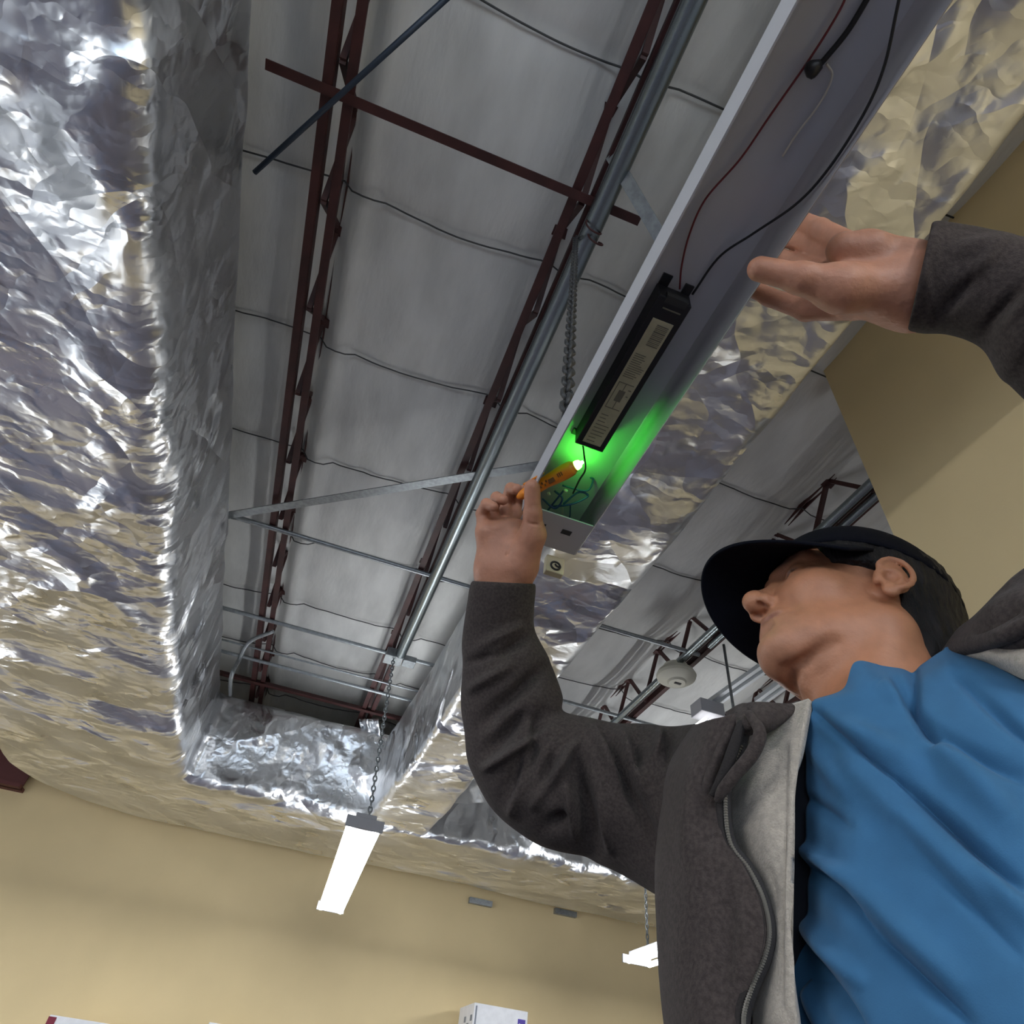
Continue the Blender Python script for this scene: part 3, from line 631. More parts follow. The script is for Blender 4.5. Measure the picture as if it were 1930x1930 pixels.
# torso, arms and legs under the clothes (coarse)
UPB = np.array([0, 0, 1.]); FB = np.array([-.87, -.5, 0]); FB /= np.linalg.norm(FB); LB = np.cross(UPB, FB)
def BW(f, l, z): return np.array([NB[0], NB[1], 0]) + FB*f + LB*l + np.array([0, 0, z])
RS = BW(-.01, -.185, NB[2]-.03); LS = BW(-.01, .185, NB[2]-.02)
RE = PX(985, 1465, .93); RWp = PX(948, 1110, 1.0); LE = PX(2230, 830, .56); LWp = PX(1760, 560, .655)
HIPZ = .93
def torso(P):
    q = P - np.array([NB[0], NB[1], 0]); f = q@FB; l = q@LB; z = P[..., 2]
    X = np.stack([f, l, z], -1)
    d = s_ell(X, (-.035, 0, 1.28), (.080, .150, .24)); d = smin(d, s_ell(X, (-.02, 0, 1.02), (.085, .135, .2)), .08)
    for s, S in ((-1, RS), (1, LS)):
        if s > 0: d = smin(d, s_caps(P, NB-np.array([0, 0, .03]), S, .05, .05), .05)
        d = smin(d, s_caps(X, (0, s*.09, .93), (.0, s*.10, .50), .085, .058), .04); d = smin(d, s_caps(X, (0, s*.10, .50), (-.02, s*.11, .10), .055, .04), .02)
    for a_, b_, ra_, rb_ in ((NB-np.array([0, 0, .05]), PX(1385, 1560, .74), .05, .045), (PX(1385, 1560, .74), PX(1240, 1520, .85), .036, .030), (PX(1240, 1520, .85), PX(1080, 1480, .925), .030, .032), (PX(1080, 1480, .925), PX(985, 1435, .965), .034, .034), (PX(985, 1435, .965), PX(950, 1290, .995), .034, .032), (PX(950, 1290, .995), RWp, .034, .028)):
        d = smin(d, s_caps(P, a_, b_, ra_, rb_), .02)
    lc = [(1785, 535, .652), (1817, 532, .64), (1882, 554, .625), (1950, 590, .61), (2022, 635, .60), (2160, 755, .575), (2295, 965, .56), (2265, 1225, .55), (2190, 1440, .56)]
    for a_, b_ in zip(lc[:-1], lc[1:]): d = smin(d, s_caps(P, PX(*a_), PX(*b_), .028 if a_[0] < 2000 else .036), .015)
    d = smin(d, s_caps(P, NB, BW(-.01, 0, 1.4), .055, .07), .03)
    return d
Vt, Ft = nets(torso, (-.1, -.1, .0), (1.25, 1.25, 2.2), .013)
V = np.vstack([Vh, Vr, Vl, Vt]); off = np.cumsum([0, len(Vh), len(Vr), len(Vl)])
Fb_ = np.vstack([Fh, Fr+off[1], Fl+off[2], Ft+off[3]])
SKIN = bpy.data.materials.new('skin'); SKIN.use_nodes = True; nt = SKIN.node_tree; b = nt.nodes['Principled BSDF']
b.inputs['Roughness'].default_value = .52; b.inputs['Subsurface Weight'].default_value = .12; b.inputs['Subsurface Radius'].default_value = (.01, .004, .002); b.inputs['Subsurface Scale'].default_value = .6
vc = nt.nodes.new('ShaderNodeAttribute'); vc.attribute_name = 'tone'
tc = nt.nodes.new('ShaderNodeTexCoord'); nz = nt.nodes.new('ShaderNodeTexNoise'); nz.inputs['Scale'].default_value = 70; nz.inputs['Detail'].default_value = 6; nt.links.new(tc.outputs['Object'], nz.inputs[0])
mr = nt.nodes.new('ShaderNodeMapRange'); mr.inputs['To Min'].default_value = .80; mr.inputs['To Max'].default_value = 1.18; nt.links.new(nz.outputs[0], mr.inputs[0])
mu = nt.nodes.new('ShaderNodeVectorMath'); mu.operation = 'SCALE'; nt.links.new(vc.outputs['Color'], mu.inputs[0]); nt.links.new(mr.outputs[0], mu.inputs['Scale']); nt.links.new(mu.outputs[0], b.inputs['Base Color'])
bp = nt.nodes.new('ShaderNodeBump'); bp.inputs['Strength'].default_value = .35; bp.inputs['Distance'].default_value = .0012
n2 = nt.nodes.new('ShaderNodeTexNoise'); n2.inputs['Scale'].default_value = 260; nt.links.new(tc.outputs['Object'], n2.inputs[0]); nt.links.new(n2.outputs[0], bp.inputs['Height']); nt.links.new(bp.outputs[0], b.inputs['Normal'])
body = mesh_obj('person', V, Fb_, SKIN)
tag(body, 'man in black cap, blue shirt and grey hooded jacket reaching up', 'person')
tone = np.tile(np.array([.46, .200, .105]), (len(V), 1)); tone[len(Vh):] = (.47, .215, .130)
L_ = (Vh-HO)@HR; al = np.abs(L_[:, 1])
lip = np.exp(-((L_[:, 0]-.095)/.010)**2 - ((L_[:, 2]+.0725)/.009)**2 - (al/.022)**4)
stub = np.exp(-((L_[:, 0]-.075)/.035)**2 - ((L_[:, 2]+.10)/.028)**2 - (al/.045)**4)
th_ = tone[:len(Vh)]; th_ += lip[:, None]*(np.array([.24, .085, .065])-th_)*.8; th_ += stub[:, None]*(np.array([.36, .22, .17])-th_)*.35
lash = np.exp(-((L_[:, 2]+.0065)/.0022)**2 - ((al-.034)/.013)**4)*(L_[:, 0] > .06); th_ += lash[:, None]*(np.array([.05, .025, .02])-th_)*.8
brow = np.exp(-((L_[:, 2]-.020-.004*np.cos(al*60))/.005)**2 - ((al-.034)/.022)**4)*(L_[:, 0] > .05); th_ += brow[:, None]*(np.array([.03, .02, .018])-th_)*.85
ca = body.data.color_attributes.new('tone', 'FLOAT_COLOR', 'POINT')
ca.data.foreach_set('color', np.hstack([tone, np.ones((len(V), 1))]).astype(np.float32).ravel())

# ------------------------------------------------------------------ cap and hair
CAPM = mat('black_cap_cloth', (.0035,.004,.008), .95, bump=.3, bscale=500, spec=.15)
def local_sheet(fn, n, m, name, matl, thick=None, parent=body, wrap=False):
    G = np.array([[HW(fn(i/(n-1), j/((m) if wrap else (m-1)))) for j in range(m)] for i in range(n)])
    o = mesh_obj(name, G.reshape(-1, 3), grid_faces(n, m, wrap), matl, parent)
    if thick: s = o.modifiers.new('thick', 'SOLIDIFY'); s.thickness = thick; s.offset = 0
    return o
def crown(u, v):
    a = 2*math.pi*v; r = math.sin(u*math.pi/2*1.0) if u < 1 else 1.0; z = math.cos(u*math.pi/2)
    x = -.012 + .108*r*math.cos(a); y = .089*r*math.sin(a); zz_ = .034 + .100*z
    # the rim dips at the back and rises over the brow
    return (x, y, zz_ - .018*(u**3)*(.5-.5*math.cos(a)))
cap = local_sheet(crown, 26, 72, 'cap', CAPM, .003, wrap=True)
MB().lathe([(0, .006), (.006, .005), (.008, 0)], HW((-.012, 0, .134)), HR@np.array([0, 0, 1.]), 14).build('cap_button', CAPM, cap, smooth=True)
def brim(u, v):
    a = (v-.5)*2*1.35; s = math.sin(a)/math.sin(1.35)
    xb = -.012+.108*math.cos(a); yb = .089*math.sin(a)
    L = .078*max(0, math.cos(a*1.02))**.5
    yo = s*.098
    x = xb + u*L; y = yb + (yo-yb)*u; z = .036 - .020*s*s*u - .040*u*(L/.078) - .022*s*s
    return (x, y, z)
BR = local_sheet(brim, 16, 50, 'cap_brim', CAPM, .0035, cap)
HAIRM = mat('dark_hair', (.012,.010,.010), .7, spec=.3, bump=1, bscale=220, dist=.004, var=.5, vscale=120, stretch=(1, 1, .2))
def hair_sdf(P):
    d = s_ell(P, (-.014, 0, .030), (.109, .089, .100)); d = smin(d, s_ell(P, (-.062, 0, -.055), (.050, .062, .062)), .03)
    Q = P.copy(); Q[..., 1] = np.abs(Q[..., 1])
    d = np.maximum(d, P[..., 2]-.07)
    # hairline: sloping from the temple down behind the ear
    hl = np.where(Q[..., 0] > .008, Q[..., 0]-.056-(P[..., 2]-.02)*.35, -1.0)
    d = np.maximum(d, hl); d = np.maximum(d, np.where(Q[..., 0] > -.022, -.002-P[..., 2], -1)); 
    d = np.maximum(d, -(P[..., 2]+.118)); d = smax(d, Q[..., 0]-.062, .004)
    d = smax(d, -s_ell(Q, (.002, .088, -.034), (.022, .016, .034)), .003)
    nn = noise(P*np.array([160, 160, 45])); return d + .0028*nn + .002*noise(P*60)
Vq, Fq = nets(hair_sdf, (-.14, -.11, -.14), (.08, .11, .09), .0024)
mesh_obj('hair', Vq@HR.T+HO, Fq, HAIRM, body)

# ------------------------------------------------------------------ clothes
HOOD = mat('grey_brown_fleece', (.056,.044,.040), .95, bump=.6, bscale=700, dist=.0012, var=.25, vscale=260, sheen=.06, spec=.15)
RIB = mat('dark_rib_knit', (.030,.026,.025), .95, bump=.7, bscale=500, dist=.001, sheen=.03, spec=.15)
LINING = mat('pale_fleece_lining', (.42,.365,.30), .95, bump=.8, bscale=500, dist=.0015, var=.12, vscale=180, sheen=.3)
SHIRT = mat('blue_jersey', (.042,.140,.270), .85, bump=.35, bscale=900, dist=.0006, var=.06, vscale=30, sheen=.06, spec=.2)
GAP_SHADE = mat('gap_shade_dark', (.012,.014,.022), .95)
def loft(stations, n, m, matl, name, parent, folds=(), nz=(.004, 14), cap_ends=True, thick=None, power=1.0):
    S = cr(np.array(stations, float), n); G = np.zeros((n, m, 3)); cs = np.zeros((n, 3))
    for i, (xl, yl, xr, yr, d, k) in enumerate(S):
        a = (PX(xr, yr, d)-PX(xl, yl, d))/2; c = PX((xl+xr)/2, (yl+yr)/2, d); v = c-CAMLOC; v /= np.linalg.norm(v); bvec = v-v.dot(a)*a/(a@a); bvec /= np.linalg.norm(bvec); bvec *= np.linalg.norm(a)*k; cs[i] = c
        for j in range(m):
            t = 2*math.pi*j/m; G[i, j] = c + math.cos(t)*a + math.sin(t)*bvec
    N = G-cs[:, None]; N /= np.linalg.norm(N, axis=2)[..., None]
    px, py = project(G); front = np.clip(-np.sin(2*np.pi*np.arange(m)/m), 0, 1)[None, :]
    disp = strokes(px, py, folds)*(front**.5) + nz[0]*(noise(G*nz[1])+.5*noise(G*nz[1]*2.1))*(.25+.75*(1-front))
    G = G + N*disp[..., None]
    Fc = grid_faces(n, m, True)
    V = list(G.reshape(-1, 3))
    if cap_ends: Fc += [tuple(range(m)), tuple((n-1)*m+k for k in range(m))[::-1]]
    o = mesh_obj(name, V, Fc, matl, parent)
    if thick: s = o.modifiers.new('thick', 'SOLIDIFY'); s.thickness = thick; s.offset = -1
    return o
hoodie = empty('hoodie', (0, 0, 0), None, None); hoodie.parent = body
hoodie['label'] = 'grey hooded jacket with pale fleece lining'
A_ = .022
sleeve_folds = [(917,1420,991,1346,15,-1.3*A_),(961,1498,1025,1346,17,-1.5*A_),(1086,1405,1112,1600,22,-1.4*A_),(941,1238,998,1200,10,-.7*A_),(905,1370,950,1320,15,-.8*A_),(950,1330,1025,1262,13,-1.1*A_),
    (914,1447,1038,1373,9,.9*A_),(965,1530,1004,1365,10,1.0*A_),(1008,1515,1090,1395,10,1.1*A_),(1068,1480,1088,1580,9,.9*A_),(905,1218,985,1178,9,.4*A_),(1000,1150,1004,1200,8,.2*A_),
    (1120,1375,1170,1470,10,.9*A_),(1140,1373,1237,1600,13,-1.2*A_),(1165,1375,1215,1500,9,1.0*A_),(1205,1372,1200,1450,12,-1.0*A_),(1232,1430,1246,1373,7,1.0*A_),(1270,1372,1262,1440,11,-1.0*A_),
    (1112,1450,1150,1600,9,.7*A_),(1025,1500,1045,1420,13,-1.1*A_),(1030,1560,1065,1540,14,-.9*A_),(885,1300,960,1255,10,.6*A_),(878,1250,930,1235,9,-.5*A_)]
loft([(902,1096,1004,1100,1.0,.80),(888,1100,1010,1106,1.0,.88),(877,1150,1008,1150,1.0,.86),(872,1205,1009,1185,1.0,.84),(872,1260,1032,1232,.99,.84),(870,1320,1040,1256,.985,.85),(876,1380,1060,1310,.97,.85),(888,1450,1062,1340,.955,.86),
      (935,1525,1100,1352,.94,.86),(1020,1585,1150,1362,.92,.85),(1100,1608,1205,1366,.90,.85),(1180,1640,1262,1370,.87,.84),(1265,1690,1330,1370,.82,.82),(1350,1760,1420,1380,.77,.75)],
     200, 120, HOOD, 'right_sleeve', hoodie, sleeve_folds)
lf = [(1765,600,1840,520,12,-.009),(1850,640,1930,540,16,-.012),(1830,520,1880,470,12,.006),(1800,470,1900,450,14,.005),(1880,620,1960,540,10,.008),(1740,500,1760,590,8,.003)]
loft([(1722,606,1752,440,.655,.80),(1712,618,1758,428,.652,.92),(1738,622,1790,430,.65,.92),(1790,625,1845,440,.64,.92),(1850,650,1915,458,.625,.92),(1890,700,2010,480,.61,.92),(1935,730,2110,540,.60,.92),(2060,870,2260,640,.575,.92),(2190,1030,2400,900,.56,.95),(2150,1250,2380,1200,.55,.9),(2080,1500,2300,1380,.56,.85)],
     130, 90, HOOD, 'left_sleeve', hoodie, lf)
# front surfaces on a plane of the chest, each control point: pixel, depth
CP = BW(.105, 0, 0)
def CD(px, py, off=0.0):
    r = ray(px, py); d = ((CP-CAMLOC)@FB)/(r@FB); return d+off
def sheet(rows, n, m, name, matl, parent, folds=(), thick=.004, nz=(.0015, 16), fab=True):
    R = np.array([[(x, y, CD(x, y, o_)) for (x, y, o_) in row] for row in rows])    # rows x cols x 3
    A = np.array([cr(R[i], m) for i in range(len(R))]); B = np.array([cr(A[:, j], n) for j in range(m)]).transpose(1, 0, 2)
    G = np.zeros((n, m, 3))
    for i in range(n):
        for j in range(m): G[i, j] = PX(*B[i, j])
    N = vnormals(G); v = CAMLOC-G; N *= np.sign((N*v).sum(-1))[..., None]
    disp = strokes(B[..., 0], B[..., 1], folds) + nz[0]*noise(G*nz[1])
    G = G + N*disp[..., None]
    o = mesh_obj(name, G.reshape(-1, 3), grid_faces(n, m), matl, parent)
    if thick: s = o.modifiers.new('thick', 'SOLIDIFY'); s.thickness = thick; s.offset = 0
    return o
B_ = .0095
sf = [(1533,1338,1700,1480,9,-1.0*B_),(1700,1480,1918,1672,15,-1.7*B_),(1555,1352,1720,1440,22,1.0*B_),(1691,1290,1760,1400,12,-1.3*B_),(1740,1370,1930,1470,16,-1.2*B_),(1800,1270,1960,1420,14,-.9*B_),(1770,1400,1900,1540,26,1.1*B_),(1600,1440,1850,1690,26,1.0*B_),
      (1518,1500,1600,1560,12,-.7*B_),(1533,1633,1640,1740,16,-1.6*B_),(1640,1740,1830,1930,16,-1.3*B_),(1514,1600,1600,1660,14,1.2*B_),(1600,1660,1800,1850,28,1.3*B_),(1514,1788,1630,1950,15,-1.3*B_),(1516,1840,1560,1950,10,.9*B_),(1518,1740,1620,1850,16,1.3*B_),
      (1530,1400,1600,1500,16,.6*B_),(1850,1640,1960,1760,22,.8*B_),(1700,1560,1920,1800,16,-.7*B_),(1720,1262,1722,1330,12,-1.1*B_),(1660,1290,1700,1330,14,.7*B_)]
tshirt = empty('shirt', (0, 0, 0), None, None); tshirt.parent = body
# collar edge then rows downwards
sheet([[(1536,1322,.03),(1592,1300,.03),(1612,1250,.045),(1660,1256,.065),(1720,1262,.075),(1775,1230,.085),(1800,1222,.10),(1960,1232,.13)],
       [(1530,1336,.02),(1600,1322,.012),(1650,1300,.02),(1700,1300,.03),(1760,1290,.035),(1810,1262,.045),(1880,1262,.06),(2060,1262,.10)],
       [(1523,1420,.032),(1600,1420,.0),(1670,1410,-.002),(1740,1400,.0),(1810,1390,.0),(1890,1370,.01),(1980,1360,.02),(2180,1340,.08)],
       [(1521,1560,.034),(1600,1560,-.004),(1680,1555,-.008),(1760,1550,-.01),(1850,1545,-.008),(1950,1540,.0),(2060,1530,.02),(2300,1500,.08)],
       [(1527,1740,.034),(1600,1740,-.004),(1690,1740,-.010),(1790,1740,-.012),(1890,1740,-.01),(2000,1740,.0),(2150,1740,.02),(2400,1720,.08)],
       [(1534,1960,.034),(1610,1960,-.004),(1710,1960,-.010),(1820,1960,-.012),(1930,1960,-.01),(2060,1960,.0),(2220,1960,.02),(2500,1960,.08)],
       [(1540,2400,.03),(1650,2400,.0),(1760,2400,-.004),(1880,2400,-.006),(2000,2400,-.004),(2160,2400,.0),(2360,2400,.02),(2680,2400,.07)]],
      190, 170, 'shirt_front', SHIRT, tshirt, sf, thick=.003, nz=(.001, 18))
# dark sheet standing in for the shade between lining and shirt
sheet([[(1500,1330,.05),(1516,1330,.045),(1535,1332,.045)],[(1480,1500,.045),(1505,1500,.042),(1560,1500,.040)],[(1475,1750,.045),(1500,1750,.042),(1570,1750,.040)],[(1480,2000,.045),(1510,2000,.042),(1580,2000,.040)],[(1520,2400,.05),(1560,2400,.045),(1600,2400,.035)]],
      50, 12, 'gap_shade', GAP_SHADE, tshirt)
# pale lining
sheet([[(1450,1345,.035),(1480,1335,.030),(1528,1320,.020)],
       [(1425,1400,.030),(1460,1395,.020),(1516,1390,.010)],
       [(1390,1470,.030),(1440,1470,.008),(1503,1470,.003)],
       [(1375,1560,.030),(1440,1560,.0),(1499,1560,.0)],
       [(1420,1650,.025),(1455,1650,.002),(1496,1650,-.002)],
       [(1448,1740,.020),(1468,1740,.0),(1496,1740,-.004)],
       [(1440,1830,.020),(1466,1830,.0),(1499,1830,-.004)],
       [(1425,1930,.020),(1460,1930,.0),(1505,1930,-.004)],
       [(1440,2100,.020),(1480,2100,.0),(1530,2100,-.004)],
       [(1460,2400,.020),(1500,2400,.0),(1560,2400,-.002)]],
      150, 40, 'lining', LINING, hoodie, [(1499,1400,1492,1900,5,.004),(1455,1640,1470,1720,9,-.003)], thick=.006)
# front panel of the jacket, its edge waves along the zip
edge = [(1398,1345),(1392,1400),(1366,1460),(1362,1530),(1372,1590),(1405,1635),(1432,1690),(1444,1750),(1436,1800),(1415,1850),(1398,1900),(1396,1940),(1404,2010),(1430,2150),(1460,2400)]
leftb = [(1315,1368),(1290,1410),(1268,1470),(1256,1530),(1248,1590),(1244,1640),(1244,1690),(1247,1745),(1250,1795),(1254,1850),(1258,1900),(1262,1940),(1268,2010),(1280,2150),(1300,2400)]
rows = []
for (ex, ey), (lx_, ly_) in zip(edge, leftb):
    t = min(1, (ey-1345)/250)
    rows.append([(lx_-3, ly_, .085-.0*t), (lx_+8, ly_, .035), (lx_+.35*(ex-lx_), .65*ly_+.35*ey, -.006), (lx_+.7*(ex-lx_), .3*ly_+.7*ey, -.012), (ex-8, ey, -.010), (ex, ey, -.004)])
pf = [(1310,1430,1300,1620,16,.004),(1330,1560,1310,1800,22,.004),(1350,1480,1340,1600,10,-.003),(1290,1650,1290,1900,20,.003),(1380,1700,1370,1900,22,-.004),(1410,1700,1402,1850,14,.003),(1280,1400,1262,1500,8,.003)]
sheet(rows, 190, 80, 'front_panel', HOOD, hoodie, pf, thick=.008)
ZIPM = mat('dark_zip_tape', (.022,.020,.021), .8, bump=.5, bscale=600, dist=.001)
zt = cr(np.array(edge, float), 260)
tape = MB().tube([PX(x-5, y, CD(x-5, y, -.010)) for x, y in zt], .0038, 8).build('zip_piping', RIB, hoodie, smooth=True)
zp = MB().tube([PX(x+6, y+2, CD(x+6, y+2, -.006)) for x, y in zt], .0052, 8).build('zip_tape', ZIPM, hoodie, smooth=True)
mb = MB()
dz = zt[20:230]; dd = np.r_[0, np.cumsum(np.hypot(*np.diff(dz, axis=0).T))]
for s in np.arange(0, dd[-1], 5.2):
    x = np.interp(s, dd, dz[:, 0])+6; y = np.interp(s, dd, dz[:, 1])+2; mb.box(PX(x, y, CD(x, y, -.0118)), (.0024, .0024, .0018))
mb.build('zip_teeth', mat('dull_brass', (.16,.15,.13), .45, .6), zp)['kind'] = 'stuff'
# collar folds, with a dark strip painted as the shaded crease between
for nm, pts, r_ in (('collar_fold', [(1412,1345,-.02),(1432,1380,-.028),(1418,1420,-.03),(1385,1460,-.03),(1362,1490,-.028),(1352,1510,-.024)], [.004,.0055,.006,.0055,.005,.003]),
                    ('collar_fold', [(1388,1352,-.012),(1366,1400,-.016),(1348,1440,-.016),(1334,1480,-.014),(1332,1508,-.012)], [.004,.005,.005,.005,.003]),
                    ('crease_shade', [(1398,1362,-.018),(1386,1400,-.024),(1372,1440,-.026),(1356,1475,-.026),(1342,1500,-.024)], [.004,.005,.005,.004,.003])):
    P5 = cr(np.array([(*PX(x, y, CD(x, y, o_)), q) for (x, y, o_), q in zip(pts, r_)]), 40)
    o = MB().tube(P5[:, :3], P5[:, 3], 16).build(nm, RIB if nm == 'crease_shade' else HOOD, hoodie, smooth=True)
# standing collar / hood by the chin
sheet([[(1372,1345,.02),(1400,1330,.0),(1440,1328,.0),(1480,1330,.02),(1505,1326,.04)],
       [(1378,1360,.01),(1404,1348,-.012),(1440,1345,-.012),(1475,1342,.01),(1503,1330,.03)],
       [(1392,1380,.01),(1410,1368,-.018),(1438,1366,-.015),(1468,1356,.005),(1500,1336,.025)],
       [(1402,1384,.02),(1416,1380,-.002),(1438,1378,-.002),(1462,1366,.012),(1496,1340,.03)]], 30, 50, 'collar', HOOD, hoodie, [(1410,1335,1425,1375,5,-.004),(1395,1345,1408,1380,5,.004)], thick=.006)
# far side of the jacket: shoulder and lining at the right edge of the picture
sheet([[(1782,1232,.12),(1812,1190,.10),(1850,1160,.07),(1890,1118,.06),(1935,1078,.05),(2060,1000,.06),(2200,980,.08)],
       [(1788,1234,.10),(1825,1205,.06),(1870,1180,.03),(1915,1150,.02),(1970,1130,.01),(2100,1100,.02),(2260,1100,.05)],
       [(1792,1236,.10),(1835,1222,.06),(1885,1210,.03),(1930,1200,.02),(2000,1190,.01),(2130,1200,.02),(2300,1220,.06)],
       [(1796,1240,.11),(1850,1232,.08),(1900,1228,.05),(1960,1225,.04),(2040,1230,.03),(2180,1260,.03),(2350,1320,.06)]], 60, 90, 'shoulder_panel', HOOD, hoodie,
      [(1840,1200,1930,1150,9,-.007),(1860,1225,1960,1185,8,-.006),(1850,1180,1930,1120,10,.006),(1870,1212,1960,1170,8,.006)], thick=.008)
sheet([[(1785,1230,.11),(1840,1215,.07),(1900,1205,.05),(1960,1205,.035),(2100,1230,.03),(2300,1300,.05)],
       [(1790,1238,.10),(1850,1232,.06),(1910,1240,.035),(1970,1262,.025),(2120,1340,.02),(2330,1480,.05)],
       [(1800,1242,.11),(1865,1248,.07),(1920,1270,.05),(1990,1310,.03),(2160,1440,.02),(2380,1700,.05)]], 40, 60, 'lining', LINING, hoodie, thick=.006)
# back and sides of the jacket, jeans and shoes
def ringloft(name, matl, parent, prof, n=60, m=64, nzv=.004):
    P = cr(np.array(prof, float), n); G = np.zeros((n, m, 3))
    for i, (z, f0, rf, rl) in enumerate(P):
        for j in range(m):
            t = 2*math.pi*j/m; G[i, j] = BW(f0+rf*math.cos(t), rl*math.sin(t), z)
    G += (.6*noise(G*9)+.4*noise(G*22))[..., None]*nzv*vnormals(G, True)
    return mesh_obj(name, G.reshape(-1, 3), grid_faces(n, m, True), matl, parent)
def halfloft(name, matl, parent, prof, a0, a1, n=60, m=50):
    P = cr(np.array(prof, float), n); G = np.zeros((n, m, 3))
    for i, (z, f0, rf, rl) in enumerate(P):
        for j in range(m):
            t = a0+(a1-a0)*j/(m-1); G[i, j] = BW(f0+rf*math.cos(t), rl*math.sin(t), z)
    G += (.6*noise(G*9)+.4*noise(G*22))[..., None]*.005*vnormals(G)
    o = mesh_obj(name, G.reshape(-1, 3), grid_faces(n, m), matl, parent); s = o.modifiers.new('t', 'SOLIDIFY'); s.thickness = .006; return o
halfloft('back_panel', HOOD, hoodie, [(1.475,-.05,.06,.10),(1.45,-.045,.085,.17),(1.38,-.03,.115,.195),(1.2,-.01,.135,.19),(1.0,-.0,.135,.185),(.86,0,.135,.185)], 1.75, 2*math.pi-1.75)
ringloft('shirt_body', SHIRT, tshirt, [(1.455,-.03,.055,.085),(1.43,-.025,.075,.14),(1.36,-.02,.10,.165),(1.2,-.015,.108,.165),(1.0,-.01,.112,.16),(.88,-.01,.115,.165)])
JEAN = mat('dark_denim', (.03,.045,.08), .9, bump=.4, bscale=500, dist=.001)
jeans = empty('jeans', (0, 0, 0), None, None); jeans.parent = body
for s in (-1, 1):
    P = cr(np.array([(.95,.07*s,.0,.118,.10),(.80,.085*s,.0,.105,.095),(.50,.10*s,.0,.075,.075),(.25,.108*s,-.01,.065,.065),(.07,.112*s,-.015,.065,.065)]), 40); G = np.zeros((40, 40, 3))
    for i, (z, l0, f0, rf, rl) in enumerate(P):
        for j in range(40): t = 2*math.pi*j/40; G[i, j] = BW(f0+rf*math.cos(t), l0+rl*math.sin(t), z)
    G += (noise(G*14)*.006)[..., None]*vnormals(G, True)
    mesh_obj('trouser_leg', G.reshape(-1, 3), grid_faces(40, 40, True), JEAN, jeans)
    sh = MB()
    prof = [(-.10,.030,.05),(-.08,.038,.075),(-.02,.040,.085),(.06,.045,.06),(.12,.046,.045),(.155,.03,.03)]
    V = []; Fc = []
    for (f_, wl, hh) in prof:
        for j in range(16):
            t = 2*math.pi*j/16; V.append(BW(f_, .112*s+wl*math.cos(t), .002+hh*(max(0, .5+.5*math.sin(t))**.8)*1.1))
    Fc = [(i*16+j, i*16+(j+1) % 16, (i+1)*16+(j+1) % 16, (i+1)*16+j) for i in range(5) for j in range(16)] + [tuple(range(16))[::-1], tuple(80+j for j in range(16))]
    mesh_obj('shoe', V, Fc, mat('dark_leather', (.03,.022,.018), .5), body)

# ------------------------------------------------------------------ tester
OR = mat('orange_plastic', (.85,.26,.015), .38, emis=(1.0,.32,.02), estr=.0); ORD = mat('brown_print', (.16,.06,.01), .5)
a = PX(975, 938, .985); b = PX(1030, 908, .965); c = PX(1085, 878, .945); te = (c-a)/np.linalg.norm(c-a)
tv = CAMLOC-b; tv /= np.linalg.norm(tv); tv -= tv.dot(te)*te; tv /= np.linalg.norm(tv); ts = np.cross(te, tv)
pen = empty('voltage_tester', a, 'orange pen shaped voltage tester with glowing green tip in the raised hand', 'voltage tester')
L = np.linalg.norm(c-a)
tp = [(0, .003), (.01, .0075), (.03, .0095), (L*.35, .0098), (L*.5, .0092), (L*.62, .0105), (L*.8, .0118), (L*.93, .0112), (L*.97, .009), (L*1.0, .0078)]
PV = cr(np.array(tp), 40)
bd = MB().tube([a+te*s for s, r in PV], PV[:, 1], 24).build('barrel', OR, pen, smooth=True)
TIPM = mat('green_led_tip', (.3,1,.3), .3, emis=(.25,1.0,.10), estr=9)
MB().tube([a+te*s for s in (L*.985, L*1.03, L*1.07, L*1.09)], [.0072, .0072, .006, .003], 20).build('tip', TIPM, pen, smooth=True, autos=40)['label'] = 'glowing green tip'
MB().tube([a+te*s for s in (L*1.08, L*1.13)], [.003, .0022], 10).build('probe', mat('clear_green_plastic', (.2,.7,.2), .2, trans=.5), pen, smooth=True)
MB().box(a+te*L*.62+tv*.0105+ts*.002, (.010, .007, .003), np.array([te, ts, tv]).T).build('power_button', ORD, pen, bevel=.001)
mb = MB()
for k in range(6): mb.box(a+te*L*(.40+.035*k)+tv*.0100+ts*(.0035 if k % 2 else -.001), (.0022, .0035, .0012), np.array([te, ts, tv]).T)
for k in range(3): mb.box(a+te*L*(.74+.03*k)+tv*.0116, (.0016, .006, .0012), np.array([te, ts, tv]).T)
mb.build('printed_marks', ORD, pen)
MB().bar(a+te*.02-ts*.013+tv*.002, a+te*L*.55-ts*.0135+tv*.002, .003, .006, tuple(tv)).build('pocket_clip', OR, pen, bevel=.001)
l = bpy.data.lights.new('led', 'POINT'); l.energy = .38; l.color = (.05, 1.0, .06); l.shadow_soft_size = .004
o = bpy.data.objects.new('tester_led', l); COL.objects.link(o); o.location = a+te*(L*1.10)

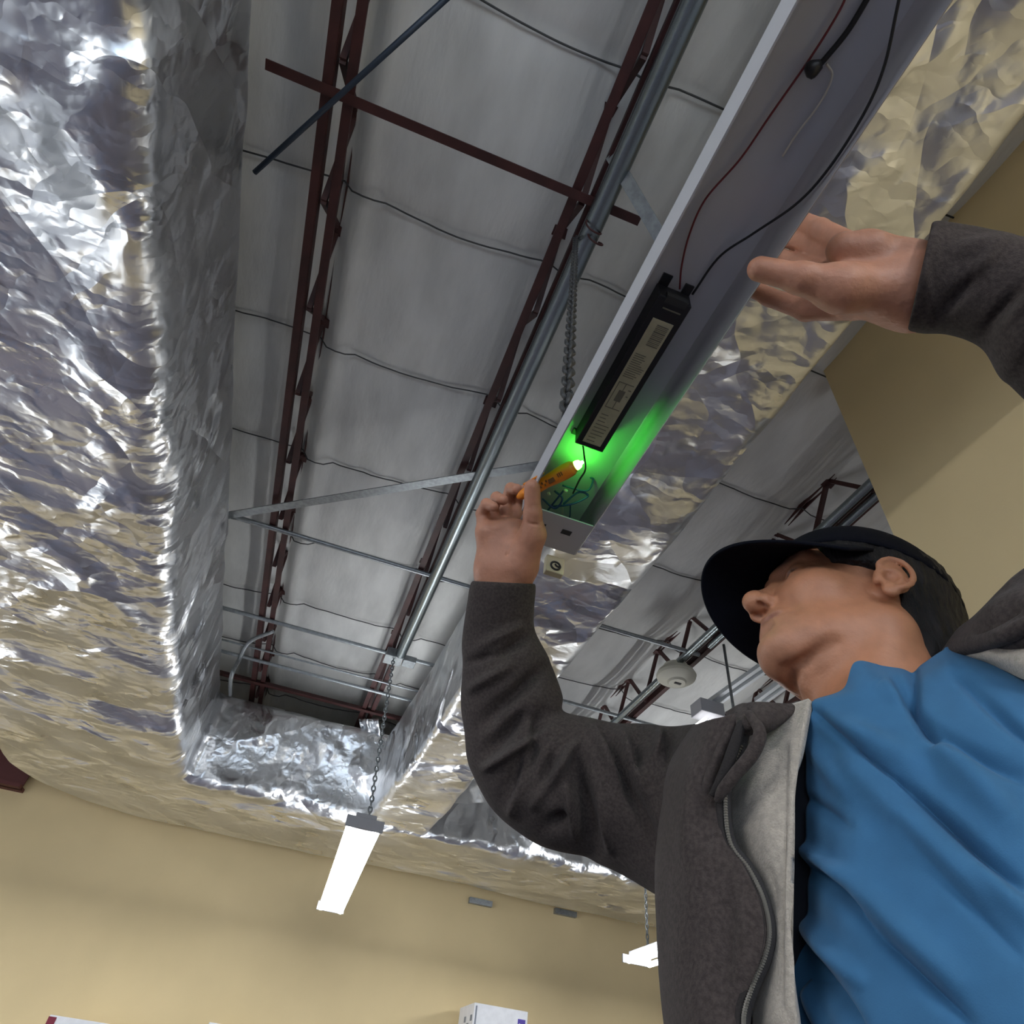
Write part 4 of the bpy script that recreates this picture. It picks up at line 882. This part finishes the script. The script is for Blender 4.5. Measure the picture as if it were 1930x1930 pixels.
# ------------------------------------------------------------------ shelf boxes under the far wall
CARD = mat('white_carton', (.78,.78,.80), .6, var=.04, vscale=20); PURP = mat('purple_print', (.06,.03,.30), .6); GREYP = mat('grey_print', (.22,.24,.28), .6); MAR = mat('maroon_print', (.18,.01,.03), .6)
ys0 = YW-.55
def topz(px, py, y): r = ray(px, py); return CAMLOC + r*(y/r[1])
p = topz(895, 1889, ys0); q = topz(995, 1912, ys0); zt_ = p[2]
def carton(x0, x1, y0, y1, z0, z1, label, group=None):
    r = empty('carton', ((x0+x1)/2, (y0+y1)/2, z0), label, 'box', group); MB().b2((x0, y0, z0), (x1, y1, z1)).build('box_body', CARD, r, bevel=.004); return r
c1 = carton(p[0], q[0], ys0, ys0+.45, zt_-.42, zt_, 'white carton with a small purple square logo on top of the shelf')
lx1 = q[0]; W1 = q[0]-p[0]
mb = MB().b2((lx1-.14*W1*1.0-.02, ys0-.003, zt_-.16), (lx1-.02, ys0-.001, zt_-.06)); lg = mb.build('logo_square', PURP, c1)
mb = MB()
for k in range(2): mb.b2((lx1-.02-.12*W1+k*.05*W1, ys0-.005, zt_-.13), (lx1-.02-.12*W1+k*.05*W1+.03*W1, ys0-.003, zt_-.09))
mb.build('logo_mark', CARD, lg)
mb = MB().b2((lx1-.28*W1, ys0-.003, zt_-.22), (lx1-.05*W1, ys0-.001, zt_-.19)); 
for k in range(5): mb.bar((p[0]+.15*W1+k*.05*W1, ys0-.002, zt_-.22-.01*k), (p[0]+.22*W1+k*.06*W1, ys0-.002, zt_-.19+.01*(k % 2)), .003, .012, (0, -1, 0))
for k in range(4): mb.box((p[0]-.002, ys0+.06+.09*k, zt_-.10-.05*(k % 2)), (.003, .05, .04))
mb.box((p[0]+.02, ys0-.002, zt_-.12), (.012, .003, .2))
mb.build('printed_icons', GREYP, c1)
p = topz(95, 1912, ys0); q = topz(330, 1945, ys0)
c2 = carton(p[0], p[0]+.62, ys0, ys0+.4, p[2]-.42, p[2], 'white carton with a dark red edge at the left end of the shelf')
MB().b2((p[0]-.003, ys0-.003, p[2]-.42), (p[0]+.05, ys0-.001, p[2]-.01)).build('maroon_stripe', MAR, c2)
MB().b2((p[0]+.44, ys0-.003, p[2]-.40), (p[0]+.47, ys0-.001, p[2]-.01)).b2((p[0]+.50, ys0-.003, p[2]-.09), (p[0]+.60, ys0-.001, p[2]-.05)).build('printed_stripe', GREYP, c2)
shz = min(zt_, p[2])-.42
p = topz(415, 1929, ys0)
c3 = carton(p[0]-.08, p[0]+.25, ys0+.02, ys0+.4, shz, p[2], 'white carton barely showing between the two larger cartons on the shelf')
for o_ in (c1, c2):
    pass
sh_ = empty('shelf', (0, ys0, 0), 'grey metal shelf along the yellow wall under the cartons', 'shelf')
for zz_ in (shz-.03, .95, .3): MB().b2((-3.6, ys0-.05, zz_), (3.2, YW-.02, zz_+.028)).build('shelf_board', SHEET, sh_)
for x_ in (-3.6, -1.3, 1.0, 3.15):
    MB().b2((x_, ys0-.05, 0), (x_+.05, ys0, shz)).build('upright', SHEET, sh_)
# wall marks by the duct
for (x, y) in ((905, 1702), (1065, 1722)):
    p = topz(x, y, YW-.02); tag(MB().b2((p[0]-.12, YW-.05, p[2]-.02), (p[0]+.12, YW, p[2]+.03)).build('wall_bracket', GALV), 'small metal bracket on the yellow wall just under the duct, %s one' % ('left' if x < 1000 else 'right'), 'bracket')
# thin white cable hanging beside the jacket
p = PX(1256, 1838, 6.2); q = PX(1262, 1960, 6.2)
tag(MB().tube([p, (p+q)/2, q], .012, 8).build('hanging_cable', CARD, smooth=True), 'thin pale cable hanging below the half hidden strip light', 'cable')
